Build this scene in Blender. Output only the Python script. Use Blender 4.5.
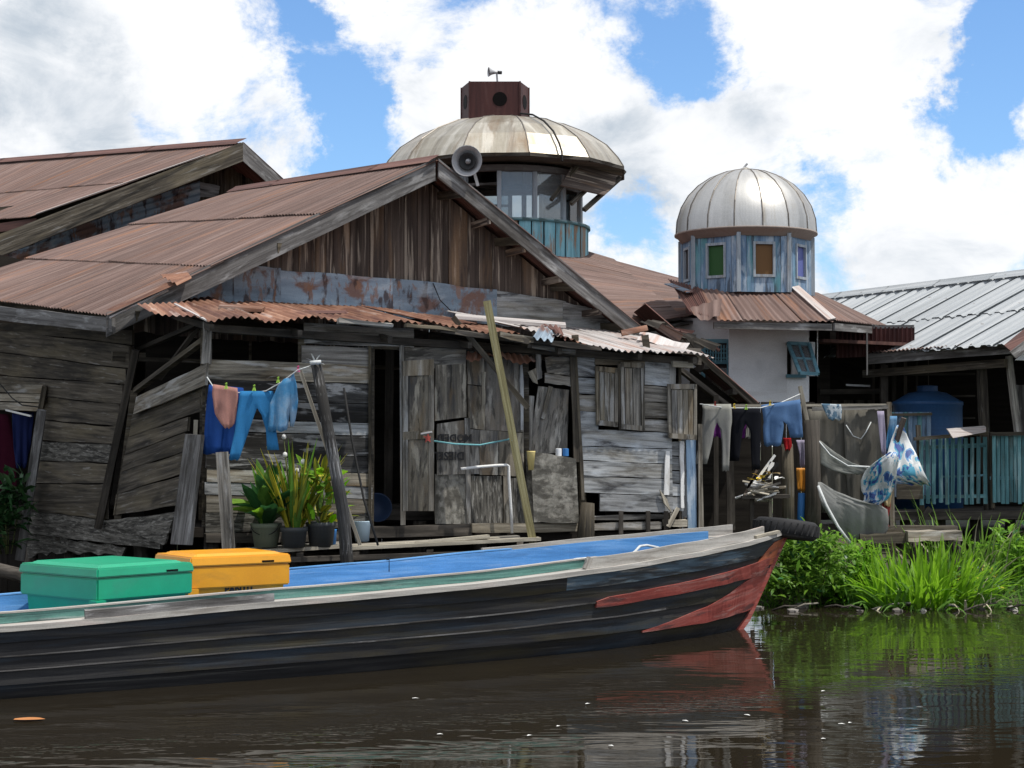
import bpy, bmesh, math, random
from mathutils import Vector as V, Matrix
random.seed(7)
R = math.radians
scene = bpy.context.scene
for o in list(bpy.data.objects): bpy.data.objects.remove(o)

# ------------------------------------------------------------------ camera
FPX, HOR, CAMZ = 1700.0, 445.0, 1.98
PITCH = math.atan((HOR - 384) / FPX)
cam_d = bpy.data.cameras.new('camera'); cam = bpy.data.objects.new('camera', cam_d)
scene.collection.objects.link(cam); scene.camera = cam
cam_d.sensor_width = 36; cam_d.lens = 36 * FPX / 1024; cam_d.clip_end = 3000; cam_d.clip_start = .1
cam.location = (0, 0, CAMZ); cam.rotation_euler = (R(90) + PITCH, 0, 0)
scene.render.resolution_x, scene.render.resolution_y = 1024, 768
CP, SP = math.cos(PITCH), math.sin(PITCH)
def ray(px, py):
    u, v = px - 512, 384 - py
    return V((u, FPX * CP - v * SP, v * CP + FPX * SP))
def at(px, py, Y):
    d = ray(px, py); return V((0, 0, CAMZ)) + d * (Y / d.y)

# ------------------------------------------------------------------ world and sun
SUN = V((0.36, -0.16, 0.92)).normalized()
w = bpy.data.worlds.new('World'); scene.world = w; w.use_nodes = True
nt = w.node_tree; N = nt.nodes; Lk = nt.links; N.clear()
def wn(t, **k):
    n = N.new(t)
    for a, b in k.items(): setattr(n, a, b)
    return n
out = wn('ShaderNodeOutputWorld'); bg = wn('ShaderNodeBackground'); bg.inputs[1].default_value = .1
Lk.new(bg.outputs[0], out.inputs[0])
sky = wn('ShaderNodeTexSky', sky_type='NISHITA', sun_disc=False)
sky.sun_elevation = math.asin(SUN.z); sky.sun_rotation = math.atan2(SUN.x, SUN.y); sky.dust_density = .4; sky.ozone_density = 2.5
tc = wn('ShaderNodeTexCoord'); DIR = tc.outputs['Generated']
def wmath(op, a, b=None, c=None, clamp=False):
    n = wn('ShaderNodeMath', operation=op, use_clamp=clamp)
    for i, x in enumerate((a, b, c)):
        if x is None: continue
        if isinstance(x, (int, float)): n.inputs[i].default_value = x
        else: Lk.new(x, n.inputs[i])
    return n.outputs[0]
def wnoise(scale, detail, rough, off=(0, 0, 0), sz=1.5, dist=0.0):
    m = wn('ShaderNodeMapping'); m.inputs['Scale'].default_value = (1, 1, sz); m.inputs['Location'].default_value = off
    Lk.new(DIR, m.inputs[0])
    n = wn('ShaderNodeTexNoise'); n.inputs['Scale'].default_value = scale; n.inputs['Detail'].default_value = detail
    n.inputs['Roughness'].default_value = rough; n.inputs['Distortion'].default_value = dist
    Lk.new(m.outputs[0], n.inputs['Vector']); return n.outputs[0]
_wc = wn('ShaderNodeTexNoise'); _wc.inputs['Scale'].default_value = 22; _wc.inputs['Detail'].default_value = 6; _wc.inputs['Roughness'].default_value = .65; Lk.new(DIR, _wc.inputs['Vector'])
_ws = wn('ShaderNodeVectorMath', operation='MULTIPLY_ADD'); _ws.inputs[1].default_value = (.085, .085, .085); _ws.inputs[2].default_value = (-.0425, -.0425, -.0425); Lk.new(_wc.outputs['Color'], _ws.inputs[0])
_wa = wn('ShaderNodeVectorMath', operation='ADD'); Lk.new(DIR, _wa.inputs[0]); Lk.new(_ws.outputs[0], _wa.inputs[1]); DIRW = _wa.outputs[0]
def blob(px, py, r, wt):
    d = ray(px, py).normalized()
    n = wn('ShaderNodeVectorMath', operation='DISTANCE'); Lk.new(DIRW, n.inputs[0]); n.inputs[1].default_value = d
    mr = wn('ShaderNodeMapRange', interpolation_type='SMOOTHSTEP')
    mr.inputs['From Min'].default_value = r / FPX * 1.25; mr.inputs['From Max'].default_value = r / FPX * .15
    mr.inputs['To Min'].default_value = 0; mr.inputs['To Max'].default_value = wt
    Lk.new(n.outputs['Value'], mr.inputs['Value']); return mr.outputs[0]
def wsum(first, bl):
    s = first
    for b in bl: s = wmath('ADD', s, blob(*b))
    return s
n1 = wnoise(10, 12, .66, (.3, .1, .2), 1.5, .3)
cov = wsum(wmath('MULTIPLY_ADD', n1, 1.7, -.18), [
    (270, 0, 75, -.26), (335, 45, 60, -.32), (372, 118, 55, -.27), (345, 165, 40, -.22), (450, 10, 60, -.18), (690, 35, 75, -.38),
    (610, 25, 50, -.14), (1000, 70, 75, -.45), (970, 130, 60, -.30), (600, 210, 55, -.20), (640, 225, 50, -.18), (840, 195, 36, -.2),
    (830, 255, 45, -.16), (1020, 10, 60, -.3), (330, 10, 40, -.15), (385, 85, 45, -.15),
    (150, 60, 150, .2), (520, 70, 90, .16), (780, 90, 110, .24), (900, 60, 70, .2), (930, 220, 90, .2), (60, 190, 90, .15), (290, 130, 45, .14), (430, 110, 38, .17), (720, 170, 80, .15), (600, 100, 90, .15)])
fac = wn('ShaderNodeMapRange', interpolation_type='SMOOTHSTEP'); fac.inputs['From Min'].default_value = .40; fac.inputs['From Max'].default_value = .72
Lk.new(cov, fac.inputs['Value'])
n2 = wnoise(13, 10, .6, (5.3, 2.1, .7), 1.9, .5)
shd = wsum(wmath('MULTIPLY_ADD', n2, 1.5, -.42), [(50, 85, 120, .26), (100, 120, 80, .14), (600, 190, 90, .35), (255, 110, 60, .25), (760, 110, 70, .25), (20, 60, 60, .2), (640, 110, 60, .1), (830, 250, 70, .12),
    (800, 40, 90, -.3), (880, 150, 90, -.3), (300, 60, 80, -.2), (180, 30, 80, -.3), (560, 60, 70, -.3), (470, 60, 60, -.2)])
sh = wn('ShaderNodeMapRange', interpolation_type='SMOOTHSTEP'); sh.inputs['From Min'].default_value = .24; sh.inputs['From Max'].default_value = .98
Lk.new(shd, sh.inputs['Value'])
cc = wn('ShaderNodeMix', data_type='RGBA'); cc.inputs[6].default_value = (10.2, 10.35, 10.6, 1); cc.inputs[7].default_value = (5.0, 5.8, 6.7, 1)
Lk.new(sh.outputs[0], cc.inputs[0])
skb = wn('ShaderNodeMix', data_type='RGBA', blend_type='MULTIPLY'); skb.inputs[0].default_value = 1; skb.inputs[7].default_value = (1.15, 1.45, 1.75, 1)
Lk.new(sky.outputs[0], skb.inputs[6])
cm = wn('ShaderNodeMix', data_type='RGBA'); Lk.new(fac.outputs[0], cm.inputs[0]); Lk.new(skb.outputs[2], cm.inputs[6]); Lk.new(cc.outputs[2], cm.inputs[7])
Lk.new(cm.outputs[2], bg.inputs[0])
sd = bpy.data.lights.new('sun', 'SUN'); sd.energy = 4.6; sd.angle = R(.53); sd.color = (1, .955, .88)
so = bpy.data.objects.new('sun', sd); scene.collection.objects.link(so); so.location = (0, 0, 40)
so.rotation_euler = (-SUN).to_track_quat('-Z', 'Y').to_euler()
scene.view_settings.view_transform = 'Standard'; scene.view_settings.look = 'None'
scene.view_settings.exposure = 0; scene.view_settings.gamma = 1

# ------------------------------------------------------------------ materials
MATS = {}
def surf(name, cols, s=(1.2, 26), layers=(), rough=.85, metal=0, bump=.35, var=.22, spec=.25, detail=7, bd=.012, speck=.12, trans=None, sat=0, huev=0):
    """weathered surface: stretched grain + uneven layers; uv in metres, u along the grain"""
    m = bpy.data.materials.new(name); m.use_nodes = True; t = m.node_tree; n = t.nodes; l = t.links
    b = n['Principled BSDF']
    def mk(ty, **k):
        x = n.new(ty)
        for a, c in k.items(): setattr(x, a, c)
        return x
    uv = mk('ShaderNodeUVMap'); oi = mk('ShaderNodeObjectInfo')
    cmb = mk('ShaderNodeCombineXYZ')
    for i, k in enumerate((91.7, 57.3, 33.1)):
        q = mk('ShaderNodeMath', operation='MULTIPLY'); q.inputs[1].default_value = k; l.new(oi.outputs['Random'], q.inputs[0]); l.new(q.outputs[0], cmb.inputs[i])
    vv = mk('ShaderNodeVectorMath', operation='ADD'); l.new(uv.outputs[0], vv.inputs[0]); l.new(cmb.outputs[0], vv.inputs[1])
    def noise(sx, sy, det=detail, ro=.62, dist=.3):
        mm = mk('ShaderNodeVectorMath', operation='MULTIPLY'); mm.inputs[1].default_value = (sx, sy, 1); l.new(vv.outputs[0], mm.inputs[0])
        z = mk('ShaderNodeTexNoise'); z.inputs['Scale'].default_value = 1; z.inputs['Detail'].default_value = det
        z.inputs['Roughness'].default_value = ro; z.inputs['Distortion'].default_value = dist
        l.new(mm.outputs[0], z.inputs['Vector']); return z.outputs[0]
    g = noise(*s)
    rp = mk('ShaderNodeValToRGB'); e = rp.color_ramp.elements
    e[0].position, e[0].color = .30, (*cols[0], 1); e[1].position, e[1].color = .70, (*cols[-1], 1)
    if len(cols) > 2:
        for i in range(1, len(cols) - 1):
            x = e.new(.30 + .40 * i / (len(cols) - 1)); x.color = (*cols[i], 1)
    l.new(g, rp.inputs[0]); col = rp.outputs[0]
    hgt = g
    for (c, sc, lo, hi, amt) in layers:
        z = noise(*sc, det=6, ro=.6)
        r2 = mk('ShaderNodeMapRange'); r2.inputs['From Min'].default_value = lo - .045; r2.inputs['From Max'].default_value = hi - .05
        r2.inputs['To Max'].default_value = amt; l.new(z, r2.inputs['Value'])
        x = mk('ShaderNodeMix', data_type='RGBA'); x.inputs[7].default_value = (*c, 1); l.new(r2.outputs[0], x.inputs[0]); l.new(col, x.inputs[6]); col = x.outputs[2]
    f = noise(70, 70, 3, .6, 0)
    r3 = mk('ShaderNodeMapRange'); r3.inputs['To Min'].default_value = 1 - speck * 2; r3.inputs['To Max'].default_value = 1 + speck * 2; l.new(f, r3.inputs['Value'])
    r4 = mk('ShaderNodeMapRange'); r4.inputs['To Min'].default_value = 1 - var; r4.inputs['To Max'].default_value = 1 + var; l.new(oi.outputs['Random'], r4.inputs['Value'])
    pr = mk('ShaderNodeMath', operation='MULTIPLY'); l.new(r3.outputs[0], pr.inputs[0]); l.new(r4.outputs[0], pr.inputs[1])
    hs = mk('ShaderNodeHueSaturation'); l.new(pr.outputs[0], hs.inputs['Value']); l.new(col, hs.inputs['Color'])
    if huev:
        q = mk('ShaderNodeMath', operation='MULTIPLY'); q.inputs[1].default_value = 7.77; l.new(oi.outputs['Random'], q.inputs[0])
        q2 = mk('ShaderNodeMath', operation='FRACT'); l.new(q.outputs[0], q2.inputs[0])
        q3 = mk('ShaderNodeMapRange'); q3.inputs['To Min'].default_value = 1 - huev; q3.inputs['To Max'].default_value = 1 + huev; l.new(q2.outputs[0], q3.inputs['Value'])
        l.new(q3.outputs[0], hs.inputs['Saturation'])
    l.new(hs.outputs[0], b.inputs['Base Color'])
    b.inputs['Roughness'].default_value = rough; b.inputs['Metallic'].default_value = metal
    b.inputs['Specular IOR Level'].default_value = spec
    if bump:
        bp = mk('ShaderNodeBump'); bp.inputs['Strength'].default_value = bump; bp.inputs['Distance'].default_value = bd
        l.new(hgt, bp.inputs['Height']); l.new(bp.outputs[0], b.inputs['Normal'])
    if trans:
        b.inputs['Subsurface Weight'].default_value = 0
        tr = mk('ShaderNodeBsdfTranslucent'); l.new(hs.outputs[0], tr.inputs[0])
        ms = mk('ShaderNodeMixShader'); ms.inputs[0].default_value = trans
        l.new(b.outputs[0], ms.inputs[1]); l.new(tr.outputs[0], ms.inputs[2]); l.new(ms.outputs[0], n['Material Output'].inputs[0])
    MATS[name] = m; return m
BLK = (.012, .011, .010)
surf('wood_grey', [(.045, .040, .033), (.20, .183, .155), (.37, .345, .30)], (1.3, 30), [(BLK, (1.1, 5), .55, .72, .85), ((.42, .42, .41), (1.5, 9), .60, .70, .7), ((.17, .125, .075), (.8, 3), .55, .75, .5)], var=.3, huev=.6)
surf('wood_char', [(.010, .010, .010), (.055, .054, .053), (.15, .148, .145)], (1.4, 26), [(BLK, (1.0, 4), .42, .58, .85), ((.36, .36, .36), (2.2, 10), .60, .68, .7)], var=.3)
surf('wood_bluegrey', [(.08, .082, .082), (.30, .31, .315), (.47, .48, .485)], (1.5, 26), [((.03, .03, .035), (2.2, 9), .56, .70, .85), ((.50, .54, .58), (2, 8), .58, .70, .6), ((.22, .20, .16), (.9, 3), .56, .74, .6)], var=.22, huev=.5)
surf('wood_dark', [(.015, .013, .011), (.066, .056, .043), (.135, .118, .094)], (1.2, 28), [((.17, .14, .085), (.7, 2.5), .52, .72, .45), ((.26, .25, .235), (2.5, 30), .645, .73, .5), (BLK, (1.0, 7), .56, .70, .7)], var=.25)
surf('wood_rotten', [(.018, .017, .015), (.085, .08, .07), (.19, .18, .16)], (3, 26), [((.30, .29, .265), (7, 40), .58, .68, .6), (BLK, (5, 44), .57, .64, .7)], var=.2, bump=.7, bd=.02)
surf('wood_brown', [(.028, .022, .019), (.085, .066, .056), (.16, .128, .108)], (.5, 22), [((.045, .032, .028), (.5, 4), .48, .70, .75), ((.40, .34, .28), (.7, 16), .60, .67, .75), ((.26, .16, .09), (.5, 5), .58, .75, .55)], var=.25)
surf('wood_trim', [(.05, .047, .045), (.125, .12, .118), (.22, .215, .21)], (1.0, 24), [((.36, .36, .36), (2.2, 10), .58, .70, .65), ((.03, .026, .022), (.9, 4), .54, .70, .8)], var=.15)
surf('wood_light', [(.16, .14, .11), (.34, .31, .25), (.52, .48, .40)], (1.3, 30), [((.08, .07, .055), (1.5, 9), .56, .70, .6)], var=.2)
surf('wood_green', [(.10, .085, .035), (.25, .22, .11), (.36, .33, .19)], (1.3, 40), [((.05, .045, .025), (1.2, 20), .56, .70, .6)], var=.1)
surf('plywood', [(.085, .078, .068), (.20, .182, .155), (.31, .285, .24)], (.7, 12), [((.045, .046, .05), (1.2, 7), .52, .66, .75), ((.46, .43, .37), (2, 9), .58, .66, .7), ((.24, .165, .09), (1.2, 4), .56, .70, .5), (BLK, (3, 14), .60, .66, .6)], var=.25, huev=.4)
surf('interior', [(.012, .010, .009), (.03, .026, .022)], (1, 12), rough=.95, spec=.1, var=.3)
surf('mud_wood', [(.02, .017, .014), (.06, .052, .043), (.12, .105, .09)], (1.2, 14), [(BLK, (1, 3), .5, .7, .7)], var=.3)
RUSTL = [((.30, .125, .05), (.35, 4), .60, .74, .55), ((.055, .030, .026), (.5, 10), .56, .72, .5), ((.33, .26, .235), (.6, 12), .62, .74, .4)]
surf('rust', [(.078, .050, .043), (.135, .087, .074), (.19, .132, .115)], (.35, 14), RUSTL, rough=.75, var=.13, bump=.1, spec=.3)
surf('rust_dark', [(.06, .03, .026), (.12, .058, .048), (.17, .09, .072)], (.4, 14), [((.03, .02, .02), (.4, 8), .55, .7, .6)], rough=.75, var=.14, bump=.1)
surf('rust_orange', [(.08, .04, .03), (.19, .092, .058), (.30, .18, .125)], (1, 14), [((.10, .045, .035), (1, 5), .54, .66, .8), ((.45, .38, .34), (1, 8), .62, .72, .5)], rough=.75, var=.3, bump=.15)
surf('zinc_old', [(.27, .25, .24), (.43, .40, .385), (.55, .53, .52)], (.6, 12), [((.36, .18, .11), (.5, 8), .56, .70, .6), ((.18, .09, .065), (.6, 9), .64, .74, .6)], rough=.55, metal=.15, var=.12, bump=.1)
surf('zinc_blue', [(.14, .18, .23), (.22, .28, .345), (.31, .38, .45)], (.9, 5), [((.17, .08, .05), (2.2, 2.6), .55, .63, .85), ((.05, .028, .024), (7, 2.2), .60, .67, .85), ((.42, .46, .50), (2, 4), .60, .70, .5), ((.24, .12, .07), (9, 3), .62, .68, .7)], rough=.6, metal=.1, var=.15, bump=.15)
surf('silver_roof', [(.23, .25, .265), (.31, .33, .345), (.37, .385, .395)], (.4, 10), [((.17, .185, .195), (.5, 9), .60, .76, .5), ((.10, .08, .07), (6, 6), .70, .74, .6)], rough=.6, metal=0, var=.05, bump=.05, spec=.3)
surf('dome_metal', [(.34, .335, .32), (.45, .445, .43), (.52, .515, .50)], (1.0, 5), [((.30, .24, .16), (.9, 3.5), .56, .74, .6), ((.18, .16, .13), (.6, 6), .62, .75, .5)], rough=.46, metal=.8, var=.07, bump=.06, spec=.5)
surf('dome_tarnish', [(.28, .25, .20), (.38, .35, .29), (.46, .43, .37)], (.9, 4), [((.20, .12, .06), (.7, 3), .58, .74, .6), ((.12, .10, .08), (.5, 5), .60, .75, .6), ((.66, .63, .56), (1, 5), .58, .7, .5)], rough=.42, metal=.7, var=.06, bump=.08, spec=.5)
surf('dome_seam', [(.10, .09, .08), (.22, .20, .18)], (2, 10), rough=.5, metal=.6)
surf('maroon', [(.028, .010, .009), (.045, .014, .013), (.065, .022, .019)], (1, 8), [((.10, .05, .045), (1, 6), .6, .72, .4)], rough=.6, var=.12, bump=.05)
surf('paint_blue', [(.07, .12, .19), (.14, .22, .33), (.23, .32, .42)], (1.5, 14), [((.40, .46, .52), (1.6, 7), .55, .66, .75), ((.07, .24, .25), (.8, 2.5), .58, .7, .7), ((.05, .06, .075), (1.5, 12), .60, .68, .8)], rough=.7, var=.1, bump=.3)
surf('paint_white_frame', [(.17, .20, .23), (.28, .32, .36), (.38, .42, .46)], (2, 20), [((.22, .17, .13), (1, 6), .6, .72, .6)], rough=.7, var=.1)
surf('cream_band', [(.20, .16, .14), (.30, .25, .22), (.38, .33, .30)], (1.5, 5), [((.25, .15, .11), (1.5, 5), .56, .70, .6)], rough=.8, var=.05)
surf('teal', [(.035, .09, .105), (.075, .19, .215), (.15, .29, .32)], (1.2, 16), [((.06, .07, .06), (1, 8), .60, .70, .75), ((.36, .48, .50), (1.2, 9), .60, .72, .6)], rough=.7, var=.22, bump=.25)
surf('teal_rust', [(.08, .19, .23), (.14, .32, .38), (.22, .41, .47)], (1, 9), [((.24, .12, .05), (1, 5), .58, .66, .85), ((.04, .07, .08), (1, 10), .6, .7, .6)], rough=.65, var=.15)
surf('teal_frame', [(.06, .15, .19), (.11, .24, .30), (.16, .31, .37)], (1.5, 12), rough=.6, var=.1)
surf('plaster', [(.56, .57, .59), (.68, .69, .71), (.74, .75, .77)], (1.5, 1.2), [((.42, .40, .38), (.8, 3), .60, .80, .6), ((.74, .74, .75), (2, 2), .60, .72, .5)], rough=.9, bump=.08, var=.02)
surf('concrete', [(.10, .095, .08), (.21, .20, .175), (.31, .30, .265)], (12, 12), [((.045, .042, .036), (5, 9), .48, .62, .75), ((.34, .32, .28), (9, 14), .60, .68, .5)], rough=.95, bump=.6, var=.05)
surf('white_bit', [(.62, .62, .61), (.76, .76, .75)], (2, 12), [((.35, .31, .26), (2, 6), .58, .72, .5)], rough=.6, var=.1, bump=.1)
# boat
surf('hull_black', [(.010, .010, .011), (.021, .021, .023), (.042, .041, .040)], (.8, 18), [((.10, .098, .092), (.4, 26), .66, .72, .5), ((.05, .042, .02), (.6, 5), .54, .7, .6), ((.03, .05, .075), (.5, 5), .56, .72, .5)], rough=.6, var=.25, bump=.25, spec=.2)
surf('hull_blue', [(.03, .042, .055), (.075, .115, .15), (.15, .20, .235)], (1.2, 24), [((.03, .03, .03), (1, 9), .50, .60, .9), ((.30, .29, .26), (1.2, 20), .62, .70, .6)], rough=.65, var=.12)
surf('boat_red', [(.17, .035, .03), (.28, .062, .05), (.36, .13, .11)], (1.2, 20), [((.07, .04, .04), (1.5, 12), .60, .68, .8), ((.42, .25, .22), (1.5, 18), .62, .70, .5)], rough=.6, var=.1)
surf('boat_orange', [(.28, .07, .035), (.42, .12, .06), (.46, .18, .10)], (1.2, 16), [((.12, .05, .04), (1.5, 9), .60, .70, .7)], rough=.6, var=.08)
surf('boat_white', [(.22, .21, .195), (.35, .335, .31), (.46, .445, .42)], (1.3, 26), [((.15, .13, .11), (1.2, 12), .60, .72, .6), ((.50, .38, .34), (.8, 6), .6, .74, .5)], rough=.75, var=.06)
surf('boat_green', [(.04, .09, .085), (.085, .20, .175), (.14, .28, .25)], (1.0, 18), [((.03, .035, .035), (1, 9), .58, .70, .8), ((.30, .36, .34), (1.2, 20), .63, .72, .6)], rough=.6, var=.1)
surf('boat_blue', [(.06, .19, .40), (.10, .28, .56), (.18, .37, .64)], (1.0, 14), [((.05, .12, .24), (1, 6), .58, .72, .6), ((.36, .48, .62), (1.4, 16), .63, .72, .5)], rough=.55, var=.1)
surf('plastic_green', [(.005, .25, .13), (.008, .32, .17)], (2, 2), [((.03, .22, .14), (3, 5), .58, .75, .5)], rough=.38, var=.02, bump=.05, spec=.5, speck=.05)
surf('plastic_orange', [(.60, .25, .008), (.72, .32, .012)], (2, 2), [((.42, .19, .02), (3, 6), .58, .75, .5)], rough=.38, var=.02, bump=.05, spec=.5, speck=.05)
surf('rubber', [(.012, .012, .013), (.03, .03, .032)], (3, 3), [((.12, .115, .11), (3, 4), .58, .74, .5)], rough=.75, var=.05)
surf('metal_grey', [(.25, .25, .26), (.40, .40, .41)], (3, 3), rough=.5, metal=.3, var=.05)
surf('black_plastic', [(.012, .012, .013), (.03, .03, .032)], (3, 3), rough=.5, var=.05)
surf('pvc', [(.55, .55, .54), (.68, .68, .67)], (4, 4), rough=.45, var=.03, bump=0)
surf('rope', [(.40, .42, .42), (.58, .60, .60)], (30, 30), rough=.9, var=.1)
surf('rope_teal', [(.10, .30, .33), (.22, .48, .50)], (30, 30), rough=.9, var=.1)
surf('wire', [(.01, .01, .01), (.02, .02, .02)], (30, 30), rough=.8)
surf('tank_blue', [(.012, .045, .12), (.02, .07, .18), (.035, .10, .23)], (1.5, 1.5), [((.02, .05, .11), (1, 4), .55, .75, .5)], rough=.5, var=.02, bump=0)
# plants
surf('leaf_bright', [(.11, .26, .014), (.20, .40, .028), (.30, .50, .06)], (6, 30), rough=.45, var=.25, bump=0, spec=.35, trans=.5, huev=.1)
surf('leaf_mid', [(.06, .17, .015), (.115, .27, .025), (.18, .36, .04)], (6, 30), rough=.45, var=.3, bump=0, spec=.35, trans=.5, huev=.12)
surf('leaf_dark', [(.015, .065, .02), (.03, .11, .032), (.05, .15, .05)], (6, 30), rough=.4, var=.25, bump=0, spec=.45, trans=.3)
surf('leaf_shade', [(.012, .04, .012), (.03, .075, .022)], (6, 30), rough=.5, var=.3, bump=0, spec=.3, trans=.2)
surf('leaf_yellow', [(.26, .25, .02), (.46, .40, .03), (.58, .52, .09)], (1, 60), [((.08, .14, .02), (.8, 40), .52, .6, .8)], rough=.45, var=.2, bump=0, spec=.4, trans=.3)
surf('leaf_dry', [(.22, .19, .13), (.42, .38, .28), (.56, .53, .42)], (2, 30), rough=.8, var=.25, bump=0, trans=.2)
surf('leaf_fallen', [(.34, .13, .04), (.50, .22, .08)], (6, 30), rough=.6, var=0, bump=0)
surf('stem', [(.05, .07, .02), (.12, .13, .05)], (2, 20), rough=.8, var=.2)
surf('pot_green', [(.09, .11, .075), (.16, .18, .13)], (2, 3), [((.28, .29, .26), (3, 5), .58, .72, .5)], rough=.6, var=.05)
surf('pot_dark', [(.035, .038, .04), (.075, .08, .082)], (2, 3), [((.16, .16, .15), (3, 5), .6, .72, .5)], rough=.6, var=.15)
surf('soil', [(.015, .011, .008), (.04, .03, .02)], (20, 20), rough=.95)
surf('stone', [(.06, .052, .045), (.16, .145, .13), (.30, .28, .26)], (3, 4), rough=.9, var=.4, bump=.5)
# cloth
def cloth_mat(name, c, s=(3, 6), k=.78, layers=(), trans=.25):
    surf(name, [tuple(x * k for x in c), c], s, layers, rough=.9, var=.0, bump=.15, bd=.004, spec=.1, trans=trans, speck=.08)
cloth_mat('c_salmon', (.50, .26, .22)); cloth_mat('c_royal', (.02, .075, .30)); cloth_mat('c_sky', (.045, .24, .52)); cloth_mat('c_sky_pale', (.09, .30, .55), layers=[((.42, .50, .56), (3, 3), .5, .66, .5)])
cloth_mat('c_grey', (.33, .33, .315), layers=[((.42, .42, .36), (2, 3), .5, .7, .6)]); cloth_mat('c_black', (.012, .013, .018)); cloth_mat('c_purple', (.24, .05, .30)); cloth_mat('c_lilac', (.42, .38, .50))
cloth_mat('c_denim', (.12, .23, .44)); cloth_mat('c_print', (.60, .66, .70), layers=[((.08, .17, .26), (9, 14), .52, .57, .9)])
cloth_mat('c_maroon', (.06, .008, .022)); cloth_mat('c_navy', (.02, .03, .11)); cloth_mat('c_red', (.40, .02, .025))
cloth_mat('tarp', (.15, .142, .122), (1, 4), .7, [((.24, .23, .20), (1.2, 5), .56, .72, .6), ((.07, .065, .055), (.8, 4), .56, .72, .6)], .12)
cloth_mat('net', (.36, .37, .34), (2, 8), .7, [((.20, .20, .18), (2, 6), .54, .7, .6)], .25)
cloth_mat('canvas_grey', (.24, .245, .235), (1, 4), .72, [((.14, .14, .13), (1, 5), .55, .72, .6)], .15)
def flat(name, c, rough=.6, metal=0):
    m = bpy.data.materials.new(name); m.use_nodes = True; b = m.node_tree.nodes['Principled BSDF']
    b.inputs['Base Color'].default_value = (*c, 1); b.inputs['Roughness'].default_value = rough; b.inputs['Metallic'].default_value = metal
    b.inputs['Specular IOR Level'].default_value = .05 if sum(c) < .03 else .4
    MATS[name] = m; return m
for nm, c in dict(ink=(.018, .017, .017), ink_red=(.30, .03, .02), pane_green=(.012, .07, .012), pane_brown=(.13, .06, .014), pane_blue=(.09, .11, .30), pane_dark=(.02, .012, .012),
                  peg_green=(.35, .60, .08), peg_pink=(.75, .12, .30), peg_yellow=(.75, .55, .05), peg_blue=(.1, .3, .6), cup_yellow=(.62, .50, .20), cup_white=(.72, .74, .76), bucket_blue=(.42, .55, .66),
                  dark_hole=(.006, .005, .005), orange_bag=(.55, .22, .02), bag_blue=(.03, .16, .42), basin_blue=(.012, .03, .075), star_red=(.32, .05, .035), banner_red=(.35, .05, .04),
                  petal=(.62, .62, .60), flag_tan=(.5, .38, .2)).items(): flat(nm, c)
def glass():
    m = bpy.data.materials.new('glass'); m.use_nodes = True; t = m.node_tree; n = t.nodes; n.clear()
    o = n.new('ShaderNodeOutputMaterial'); tr = n.new('ShaderNodeBsdfTransparent'); tr.inputs[0].default_value = (.78, .84, .86, 1)
    gl = n.new('ShaderNodeBsdfGlossy'); gl.inputs['Roughness'].default_value = .04; gl.inputs[0].default_value = (.9, .9, .9, 1)
    df = n.new('ShaderNodeBsdfDiffuse'); df.inputs[0].default_value = (.42, .45, .47, 1)
    fr = n.new('ShaderNodeFresnel'); fr.inputs[0].default_value = 1.6
    a = n.new('ShaderNodeMixShader'); b = n.new('ShaderNodeMixShader'); a.inputs[0].default_value = .3
    t.links.new(tr.outputs[0], a.inputs[1]); t.links.new(df.outputs[0], a.inputs[2])
    t.links.new(fr.outputs[0], b.inputs[0]); t.links.new(a.outputs[0], b.inputs[1]); t.links.new(gl.outputs[0], b.inputs[2]); t.links.new(b.outputs[0], o.inputs[0])
    MATS['glass'] = m
glass()
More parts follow.
